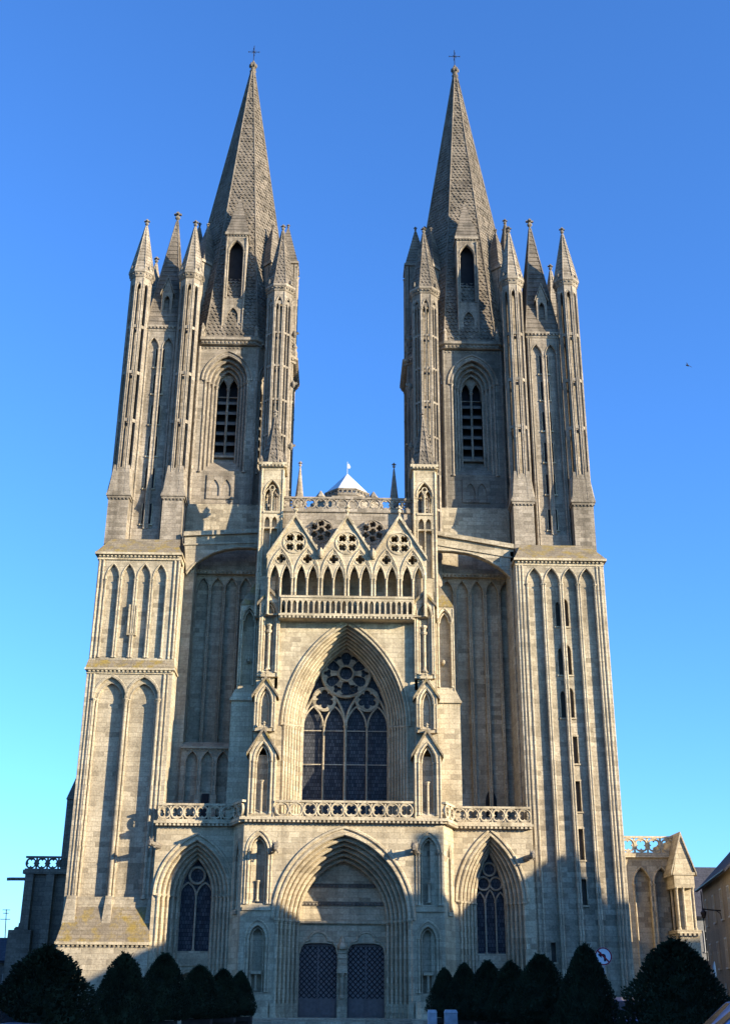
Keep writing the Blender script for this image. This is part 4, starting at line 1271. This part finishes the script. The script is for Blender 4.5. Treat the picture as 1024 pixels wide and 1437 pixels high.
# ================================================================== ROAD SIGNS
M_WHITE = plain('sign_white', (.78,.78,.78), .35, nscale=3, namt=.04, bstr=0)
M_RED = plain('sign_red', (.30,.02,.03), .35, nscale=3, namt=.05, bstr=0)
M_BLACK = plain('sign_black', (.012,.012,.014), .4, nscale=3, bstr=0)
M_GALV = plain('galvanised_steel', (.38,.39,.41), .5, .7)
def round_sign(name, loc, rz, zc, rad, face):
    o = empty(name, loc, rz)
    m = mb(); m.tube([(0,.05,0),(0,.05,zc+rad*.6)], .03, 8); m.lathe(0,.05,[(.09,0),(.09,.04),(.05,.08)],10); m.build('pole', M_GALV, o)
    m = mb(); m.plate(circ(0,zc,rad,36), [], 0, .02, True); m.box(-.06,.06,.02,.085,zc-.18,zc-.12); m.box(-.06,.06,.02,.085,zc+.12,zc+.18)
    pn = m.build('panel', M_WHITE if face else M_GALV, o)
    if face:
        m = mb(); m.plate(circ(0,zc,rad*.985,36), [circ(0,zc,rad*.84,36)], -.006, -.001); m.build('red_ring', M_RED, pn)
        q = rad
        A = [(.28,-.55),(.28,.02),(.2,.2),(.02,.28),(-.22,.28),(-.22,.5),(-.62,.16),(-.22,-.18),(-.22,.05),(-.04,.05),(.04,-.03),(.04,-.55)]
        m = mb(); m.plate([(x*q,zc+z*q) for x,z in A], [], -.005, -.001); m.build('arrow', M_BLACK, pn)
        m = mb(); c45 = .7071*q; w_ = .065*q
        m.plate([(-.84*c45-w_,zc+.84*c45-w_),(-.84*c45+w_,zc+.84*c45+w_),(.84*c45+w_,zc-.84*c45+w_),(.84*c45-w_,zc-.84*c45-w_)], [], -.010, -.006); m.build('red_slash', M_RED, pn)
    return o
p = at(846,1342,-22)
tag(round_sign('road_sign', (p.x,p.y,-.2), R(-8), p.z+.2, .31, True), 'round white no-left-turn sign with black bent arrow and dark red ring on a pole', 'road sign')
p = at(1003,1362,-18)
tag(round_sign('road_sign', (p.x,p.y,-.2), R(68), p.z+.2, .33, False), 'grey road sign seen almost edge-on in front of the beige house', 'road sign')

# ================================================================== CARS
def paint(name, c):
    m, nt, b = new_mat(name); b.inputs['Base Color'].default_value = (*c,1); b.inputs['Roughness'].default_value = .28
    b.inputs['Metallic'].default_value = .35; b.inputs['Coat Weight'].default_value = .8; b.inputs['Coat Roughness'].default_value = .05; b.inputs['Specular IOR Level'].default_value = .5
    return m
M_TYRE = plain('rubber', (.02,.02,.02), .9, bstr=0)
def cglass():
    m, nt, b = new_mat('car_glass'); b.inputs['Base Color'].default_value = (.015,.018,.022,1); b.inputs['Roughness'].default_value = .2; b.inputs['Specular IOR Level'].default_value = .6; return m
M_CGLASS = cglass()
def car(pm, label, loc, rz, sc, van=False):
    o = tag(empty('parked_car', loc, rz), label, 'car', 'cars parked by the shrubs')
    W = .86
    low = [(-2.05,.28),(-2.1,.55),(-2.05,.78),(-1.75,.95),(-.95,1.0),(1.55,1.02),(1.98,.92),(2.08,.7),(2.05,.3)]
    m = mb()
    def loft(m, prof, ws):
        n = len(prof); vs = []
        for w, s_, dz in ws: vs += [(x*s_, w, z+dz) for x,z in prof]
        fs = []
        for j in range(len(ws)-1):
            for i in range(n): fs.append((j*n+i, j*n+(i+1)%n, (j+1)*n+(i+1)%n, (j+1)*n+i))
        fs += [tuple(range(n)), tuple(range((len(ws)-1)*n, len(ws)*n))]
        m.add(vs, fs)
    loft(m, low, [(-W*.97,.93,-.02),(-W,.97,0),(-W*.8,1,.02),(0,1.02,.03),(W*.8,1,.02),(W,.97,0),(W*.97,.93,-.02)])
    cab = [(-1.0,.98),(-.35,1.4),(.1,1.49),(.9,1.47),(1.45,1.3),(1.75,1.0)]
    loft(m, cab, [(-W*.93,1,-.03),(-W*.74,.96,0),(0,.97,.02),(W*.74,.96,0),(W*.93,1,-.03)])
    if van: loft(m, [(-1.25,.98),(-.62,1.5),(-.3,1.56),(2.0,1.56),(2.06,1.4),(2.06,.9)], [(-W*.99,1,-.04),(-W*.93,1,0),(0,1,.03),(W*.93,1,0),(W*.99,1,-.04)])
    body = m.build('body', pm, o, smooth=False)
    m = mb()
    if van:
        for sx in (-1,1): m.add([(-1.0,sx*(W*.99+.005),1.0),(-.05,sx*(W*.99+.005),1.0),(-.05,sx*(W*.95+.005),1.45),(-.55,sx*(W*.95+.005),1.45)],[(0,1,2,3)])
        m.add([(-1.235,-.7,1.02),(-1.235,.7,1.02),(-.66,.66,1.485),(-.66,-.66,1.485)],[(0,1,2,3)])
    for sx in (() if van else (-1,1)):
        for a, b_ in (((-.78,1.03),(.25,1.03)),((.33,1.03),(1.45,1.03))):
            x0, x1 = a[0], b_[0]
            y0_ = sx*(W*.93+.004); y1_ = sx*(W*.80)
            m.add([(x0,y0_,1.03),(x1,y0_,1.03),(x1-.12 if x1 > 1 else x1,y1_+sx*.03,1.36),(x0+.5 if x0 < 0 else x0,y1_+sx*.03,1.36)],[(0,1,2,3)])
    if not van: m.add([(-1.02,-.66,1.02),(-1.02,.66,1.02),(-.40,.58,1.41),(-.40,-.58,1.41)],[(0,1,2,3)])
    if not van: m.add([(1.765,-.66,1.03),(1.765,.66,1.03),(1.48,.58,1.32),(1.48,-.58,1.32)],[(0,1,2,3)])
    m.build('window', M_CGLASS, body)
    for sx in (-1,1):
        for x in (-1.3,1.25):
            m = mb(Matrix.Translation((x,sx*.78,.31)) @ Matrix.Rotation(pi/2,4,'X')); m.lathe(0,0,[(.2,-.1),(.3,-.1),(.31,0),(.3,.1),(.2,.1)],18); w_ = m.build('wheel', M_TYRE, o)
            m = mb(Matrix.Translation((x,sx*.78,.31)) @ Matrix.Rotation(pi/2,4,'X')); m.lathe(0,0,[(.05,-.11),(.19,-.105),(.2,.105),(.05,.11)],14); m.build('rim', M_GALV, w_)
        m = mb(); m.lathe(-1.98,sx*.6,[(.02,.62),(.14,.68),(.14,.76),(.02,.82)],8); m.build('headlight', M_WHITE, o)
        m = mb(); m.box(1.95,2.07,sx*.6-.14,sx*.6+.14,.72,.88); m.build('tail_light', M_RED, o)
    o.scale = (sc,)*3
    return o
p = at(990,1410,-41); car(paint('light_blue_paint', (.10,.36,.68)), 'light blue van cut off by the right edge beside the widest yew', (p.x+1.3,p.y,-.2), R(-3), 1.06, True)
p = at(871,1390,-24); car(paint('dark_blue_paint', (.05,.12,.32)), 'blue car mostly hidden between the two tall yews near the road sign', (p.x+.25,p.y,-.45), R(62), 1.2)
p = at(4,1404,-36); car(paint('pale_blue_paint', (.32,.45,.6)), 'pale blue car barely in view beside the widest yew at the left edge', (p.x-.75,p.y,-.2), R(176), .95)

# ================================================================== HOUSES
P_BEIGE = stone('beige_render', (.30,.245,.165), (.27,.22,.15), (.26,.21,.14), (.2,.165,.115), .5, 3.0, 1.4, streak=.5, var=.2)
P_GREY = stone('grey_render', (.24,.235,.225), (.21,.205,.2), (.2,.195,.19), (.15,.145,.14), .5, 3.0, 1.4, streak=.5, var=.2)
P_RUBBLE = stone('rubble_wall', (.16,.14,.12), (.12,.105,.09), (.1,.09,.08), (.08,.07,.06), .5, .45, .22, streak=.5, var=.4)
M_SLATE = stone('slate_roof', (.075,.075,.09), (.055,.055,.068), (.03,.03,.035), (.05,.05,.055), .5, .3, .2, streak=.2, var=.3)
M_PANE = plain('window_pane', (.03,.035,.045), .15, spec=.5, namt=.1, bstr=0)
M_FRAME = plain('window_paint', (.35,.34,.32), .6, nscale=5, namt=.1)
def window(parent, M, x, z0, w, h):
    m = mb(M)
    for a, b, c, d in ((x-w/2-.08,x-w/2,z0,z0+h),(x+w/2,x+w/2+.08,z0,z0+h),(x-w/2-.08,x+w/2+.08,z0+h,z0+h+.1),(x-.03,x+.03,z0,z0+h),(x-w/2,x-.03,z0+h*.6,z0+h*.6+.05),(x+.03,x+w/2,z0+h*.6,z0+h*.6+.05)):
        m.box(a,b,-.06,.02,c,d)
    m.box(x-w/2-.14,x+w/2+.14,-.12,.02,z0-.1,z0)
    f = m.build('window', M_FRAME, parent)
    m = mb(M); m.box(x-w/2,x+w/2,-.015,.02,z0,z0+h); m.build('pane', M_PANE, f)
def house(label, p, q, depth, ze, zr, wall, wins, door=None, hip=0, chim=(), group=None):
    o = tag(empty('house', (p[0],p[1],-.2)), label, 'house', group)
    inv = Matrix.Translation((-p[0],-p[1],.0))
    M = inv @ seg_m(p, q); L = sqrt((q[0]-p[0])**2+(q[1]-p[1])**2)
    m = mb(M); m.box(0,L,0,depth,0,ze)
    if not hip: m.add([(0.01,.01,ze),(0.01,depth-.01,ze),(0.01,depth/2,zr),(L-.01,.01,ze),(L-.01,depth-.01,ze),(L-.01,depth/2,zr)],[(0,1,2),(3,4,5)])
    w_ = m.build('wall', wall, o)
    m = mb(M); e = .4
    a0, a1 = (-e, L+e); h0, h1 = (hip, L-hip) if hip else (a0, a1); zz = ze-.15; D = depth/2
    m.add([(a0,-e,zz),(a1,-e,zz),(h1,D,zr),(h0,D,zr),(a0,depth+e,zz),(a1,depth+e,zz),
           (a0,-e,zz-.18),(a1,-e,zz-.18),(a0,depth+e,zz-.18),(a1,depth+e,zz-.18)],
          [(0,1,2,3),(4,3,2,5),(0,6,7,1),(4,5,9,8)]+([(0,3,4),(1,5,2)] if hip else [])+[(6,8,9,7)]*(1 if hip else 0))
    if not hip:
        for x in (a0,a1): m.add([(x,-e,zz),(x,D,zr),(x,depth+e,zz),(x,depth+e,zz-.18),(x,D,zr-.25),(x,-e,zz-.18)],[(0,1,4,5),(1,2,3,4)])
        m.add([(a0,-e,zz-.18),(a1,-e,zz-.18),(a1,D,zr-.25),(a0,D,zr-.25),(a0,depth+e,zz-.18),(a1,depth+e,zz-.18)],[(0,1,2,3),(3,2,5,4)])
    rf = m.build('roof', M_SLATE, o)
    m = mb(M); m.tube([(-e,-e-.06,ze-.2),(L+e,-e-.06,ze-.2)],.07,6); m.tube([(.15,-.1,0),(.15,-.1,ze-.25)],.05,6); m.build('gutter', M_IRON, o)
    for cx_, cd_, cw, cz in chim:
        m = mb(M); m.box(cx_-cw/2,cx_+cw/2,cd_-.4,cd_+.4,ze,cz); m.box(cx_-cw/2-.06,cx_+cw/2+.06,cd_-.46,cd_+.46,cz-.25,cz-.1)
        for k in range(max(1,int(cw/.5))): m.lathe(cx_-cw/2+.25+k*.5,cd_,[(.13,cz),(.1,cz+.3)],8)
        m.build('chimney', P_RUBBLE, rf)
    for x, z, ww, hh in wins: window(o, M, x, z, ww, hh)
    if door:
        m = mb(M); m.box(door-.5,door+.5,-.03,.02,.02,2.2); m.build('door', M_DOOR, o)
    return o, M
hA, MA = house('beige rendered house with slate roof in shade at the right edge', (28.4,28.5), (25.2,11.3), 9, 9.2, 14.0, P_BEIGE,
    [(2.2,6.3,.9,1.8),(2.2,3.2,.9,1.7),(7.0,6.3,.9,1.8),(7.0,3.2,.9,1.7),(11.6,6.3,.95,1.9),(11.6,3.2,.95,1.8),(15.6,6.3,.9,1.8),(15.6,3.2,.9,1.7)], 9.3)
hB, MB_ = house('grey house further down the street with a shop awning', (32.6,46), (41,46), 12, 8.2, 13.0, P_GREY,
    [(1.4,5.0,1,1.7),(3.9,5.0,1,1.7),(6.4,5.0,1,1.7)], None)
m = mb(MB_); m.add([(.2,-.02,4.2),(5,-.02,4.2),(5,-1.5,3.3),(.2,-1.5,3.3),(.2,-1.5,3.1),(5,-1.5,3.1)],[(0,1,2,3),(3,2,5,4)]); m.build('awning', M_IRON, hB)
m = mb(MB_); m.box(.3,4.8,-.03,.02,.3,3.0); m.build('shop_window', M_PANE, hB)
hC, MC = house('dark low house with chimney and aerial at the left edge', (-33,28), (-22.4,28), 8, 3.6, 5.2, P_RUBBLE,
    [(2,1.2,.9,1.2),(5,1.2,.9,1.2),(8,1.2,.9,1.2)], None, 0, ((7.6,3.6,.9,6.0),))
p = at(9.5,1300,31) ; q = at(9.5,1276,31)
m = mb(Matrix.Translation((33,-28,.2)))
m.tube([(p.x,31,4.9),(q.x,31,q.z)], .035, 5)
for z, h in ((q.z-.05,.3),(q.z-.3,.22),(q.z-.75,.4)): m.tube([(q.x-h,31,z),(q.x+h,31,z)], .025, 4)
m.build('aerial', M_IRON, hC)
# street lamp on a bracket of the beige house
p = at(1000,1278,18)
o = tag(empty('street_lamp', (p.x+.1,18,p.z)), 'dark lamp on a wall bracket of the beige house', 'street lamp')
m = mb(); m.tube([(.6,0,0),(-.3,0,.05),(-.9,0,.12)], .045, 6); m.tube([(.45,0,-.7),(.4,0,-.2),(.1,0,.02)], .03, 5); m.box(.55,.62,-.08,.08,-.9,.2); m.build('bracket', M_IRON, o)
m = mb(); m.lathe(-.8,0,[(.05,.08),(.2,-.1),(.22,-.14),(.13,-.45),(.05,-.52)],8); m.build('lantern', M_IRON, o)

# tall houses along the sunny side of the square; the low sun comes over their roofs
SUN_AZ, SUN_EL = R(59), R(14.5)
sun_dir = Vector((sin(SUN_AZ)*cos(SUN_EL), -cos(SUN_AZ)*cos(SUN_EL), sin(SUN_EL)))
TT = 45.0; off = sun_dir*TT
hx, hy = sun_dir.x/cos(SUN_EL), sun_dir.y/cos(SUN_EL)
def town_house(label, prof, wins, wall, chim=()):
    """house whose long walls run towards the sun; prof = roof outline over the square front (x, z)"""
    x0 = prof[0][0]
    o = tag(empty('town_house', (x0+off.x, off.y, -.2)), label, 'house', 'tall houses on the sunny side of the square')
    D = 7.0; n = len(prof)
    def sheet(m, poly, d0, d1):
        k = len(poly)
        vs = [(x-x0+hx*d0, hy*d0, z) for x,z in poly]+[(x-x0+hx*d1, hy*d1, z) for x,z in poly]
        tr_ = tessellate_polygon([[Vector((x,z,0)) for x,z in poly]])
        m.add(vs, [tuple(t) for t in tr_]+[tuple(i+k for i in t) for t in tr_]+[(i,(i+1)%k,(i+1)%k+k,i+k) for i in range(k)])
    P = [(x, z+off.z+.2) for x,z in prof]
    m = mb(); sheet(m, [(P[0][0],0)]+[(x,z-.3) for x,z in P]+[(P[-1][0],0)], 0, D); m.build('wall', wall, o)
    m = mb(); sheet(m, [(x,z-.3) for x,z in P]+[(x,z) for x,z in P[::-1]], -.25, D+.25); rf = m.build('roof', M_SLATE, o)
    for xa, xb, z in chim:
        m = mb(); sheet(m, [(xa,off.z+4),(xa,z+off.z+.2),(xb,z+off.z+.2),(xb,off.z+4)], .3, 1.6); m.build('chimney', P_RUBBLE, rf)
    for x, z in wins:
        m = mb(); m.box(x-x0-.5,x-x0+.5,-.0,.05,z,z+1.8); f = m.build('window', M_FRAME, o)
        m = mb(); m.box(x-x0-.42,x-x0+.42,.05,.06,z+.08,z+1.72); m.build('pane', M_PANE, f)
def grid(x0, x1, n, zs): return [(x0+(x1-x0)*(i+.5)/n, z) for i in range(n) for z in zs]
town_house('tall grey town house with a hipped end', [(-14,1.3),(-10.9,2.7),(-7.9,4.3),(-6,5.0),(-4.9,5.6),(2.6,6.3),(3.7,6.3)], grid(-13,3,5,(1.4,4.6,7.8)), P_GREY)
town_house('narrow beige town house carrying a tall chimney stack', [(3.72,6.3),(10.15,6.4)], grid(3.8,10,2,(1.4,4.6,7.8,11)), P_BEIGE, ((3.9,5.5,9.7),))
town_house('gabled grey town house with its peak above the row', [(10.17,6.7),(13.0,8.1),(15.6,9.4),(17.6,10.3),(20.2,7.4)], grid(10.6,20,4,(1.4,4.6,7.8,11)), P_GREY)
town_house('long beige town house with a level roof at the row end', [(20.22,7.5),(40,7.6)], grid(21,39,6,(1.4,4.6,7.8,11)), P_BEIGE)
wn = [(x, z, 1.0, 1.8) for x in (2,5,8,11,14,17,20) for z in (1.2,4.6,8.0)]
house('long grey house closing the sunny side of the square', (33,-31), (33,-55), 9, 12.5, 18, P_GREY, wn, None, 0, ((6,4.5,1.4,19.5),), 'houses around the square')
house('long beige house closing the sunny side of the square', (33,-55.5), (33,-79.5), 9, 12, 17.5, P_BEIGE, wn, None, 0, ((15,4.5,1.4,19),), 'houses around the square')
house('unseen grey house row added across the square to block low sky', (30,-80), (6,-80), 9, 13, 18.5, P_GREY, wn, None, 0, ((10,4.5,1.4,20),), 'houses around the square')  # unseen rows behind the camera, added to cut sky light on the lower facade
house('unseen beige house row added across the square to block low sky', (5.5,-80), (-18.5,-80), 9, 12.5, 18, P_BEIGE, wn, None, 0, ((4,4.5,1.4,19.5),), 'houses around the square')
house('unseen pale house row added across the square to block low sky', (-19,-80), (-43,-80), 9, 12.5, 18, P_GREY, wn, None, 0, ((4,4.5,1.4,19.5),), 'houses around the square')

# ================================================================== BIRD
p = at(964.5,513,-10)
o = tag(empty('bird', tuple(p), R(25)), 'small dark bird gliding in the blue sky right of the towers', 'bird')
m = mb(Matrix.Rotation(R(55),4,'X'))
prof = [(-.16,.0),(-.13,.03),(-.06,.05),(.02,.045),(.1,.02),(.15,.008)]
vs = []; fs = []; n = 8
for x, r_ in prof:
    for k in range(n): vs.append((x, max(r_,.003)*cos(2*pi*k/n), max(r_,.003)*.9*sin(2*pi*k/n)))
for i in range(len(prof)-1):
    for k in range(n): fs.append((i*n+k,i*n+(k+1)%n,(i+1)*n+(k+1)%n,(i+1)*n+k))
vs += [(-.06,.03,.02),(.03,.03,.02),(.02,.2,.07),(-.04,.2,.07),(.1,.36,.04),(-.06,-.03,.02),(.03,-.03,.02),(.02,-.2,.07),(-.04,-.2,.07),(.1,-.36,.04),(.12,0,.0),(.24,.05,0),(.24,-.05,0)]
b0 = len(prof)*n
fs += [(b0,b0+1,b0+2,b0+3),(b0+3,b0+2,b0+4),(b0+5,b0+6,b0+7,b0+8),(b0+8,b0+7,b0+9),(b0+10,b0+11,b0+12)]
m.add([(x*1.0,y*1.0,z*1.0) for x,y,z in vs], fs)
m.build('body', M_BLACK, o)

# ================================================================== LIGHT
w = bpy.data.worlds.new('World'); scene.world = w; w.use_nodes = True
nt = w.node_tree; bg = nt.nodes['Background']
sky = nt.nodes.new('ShaderNodeTexSky'); sky.sky_type = 'NISHITA'; sky.sun_disc = False
sky.sun_elevation = SUN_EL; sky.sun_rotation = atan2(sun_dir.x, sun_dir.y)
sky.air_density = 1.0; sky.dust_density = .6; sky.ozone_density = 3.0; sky.altitude = 50
tint = nt.nodes.new('ShaderNodeMix'); tint.data_type = 'RGBA'; tint.blend_type = 'MULTIPLY'; tint.inputs[0].default_value = 1
nt.links.new(sky.outputs[0], tint.inputs[6]); tint.inputs[7].default_value = (.60,1.09,1.74,1)   # the film's blue
nt.links.new(tint.outputs[2], bg.inputs[0]); bg.inputs[1].default_value = .1
sd = bpy.data.lights.new('sun', 'SUN'); so = bpy.data.objects.new('sun', sd); COL.objects.link(so)
sd.energy = 5.0; sd.angle = R(.5); sd.color = (1.0,.86,.64)
so.rotation_euler = sun_dir.to_track_quat('Z','Y').to_euler(); so.location = (60,-60,60)
scene.view_settings.view_transform = 'Standard'; scene.view_settings.look = 'None'
scene.view_settings.gamma = 1; scene.view_settings.exposure = 1.22
scene.cycles.max_bounces = 6
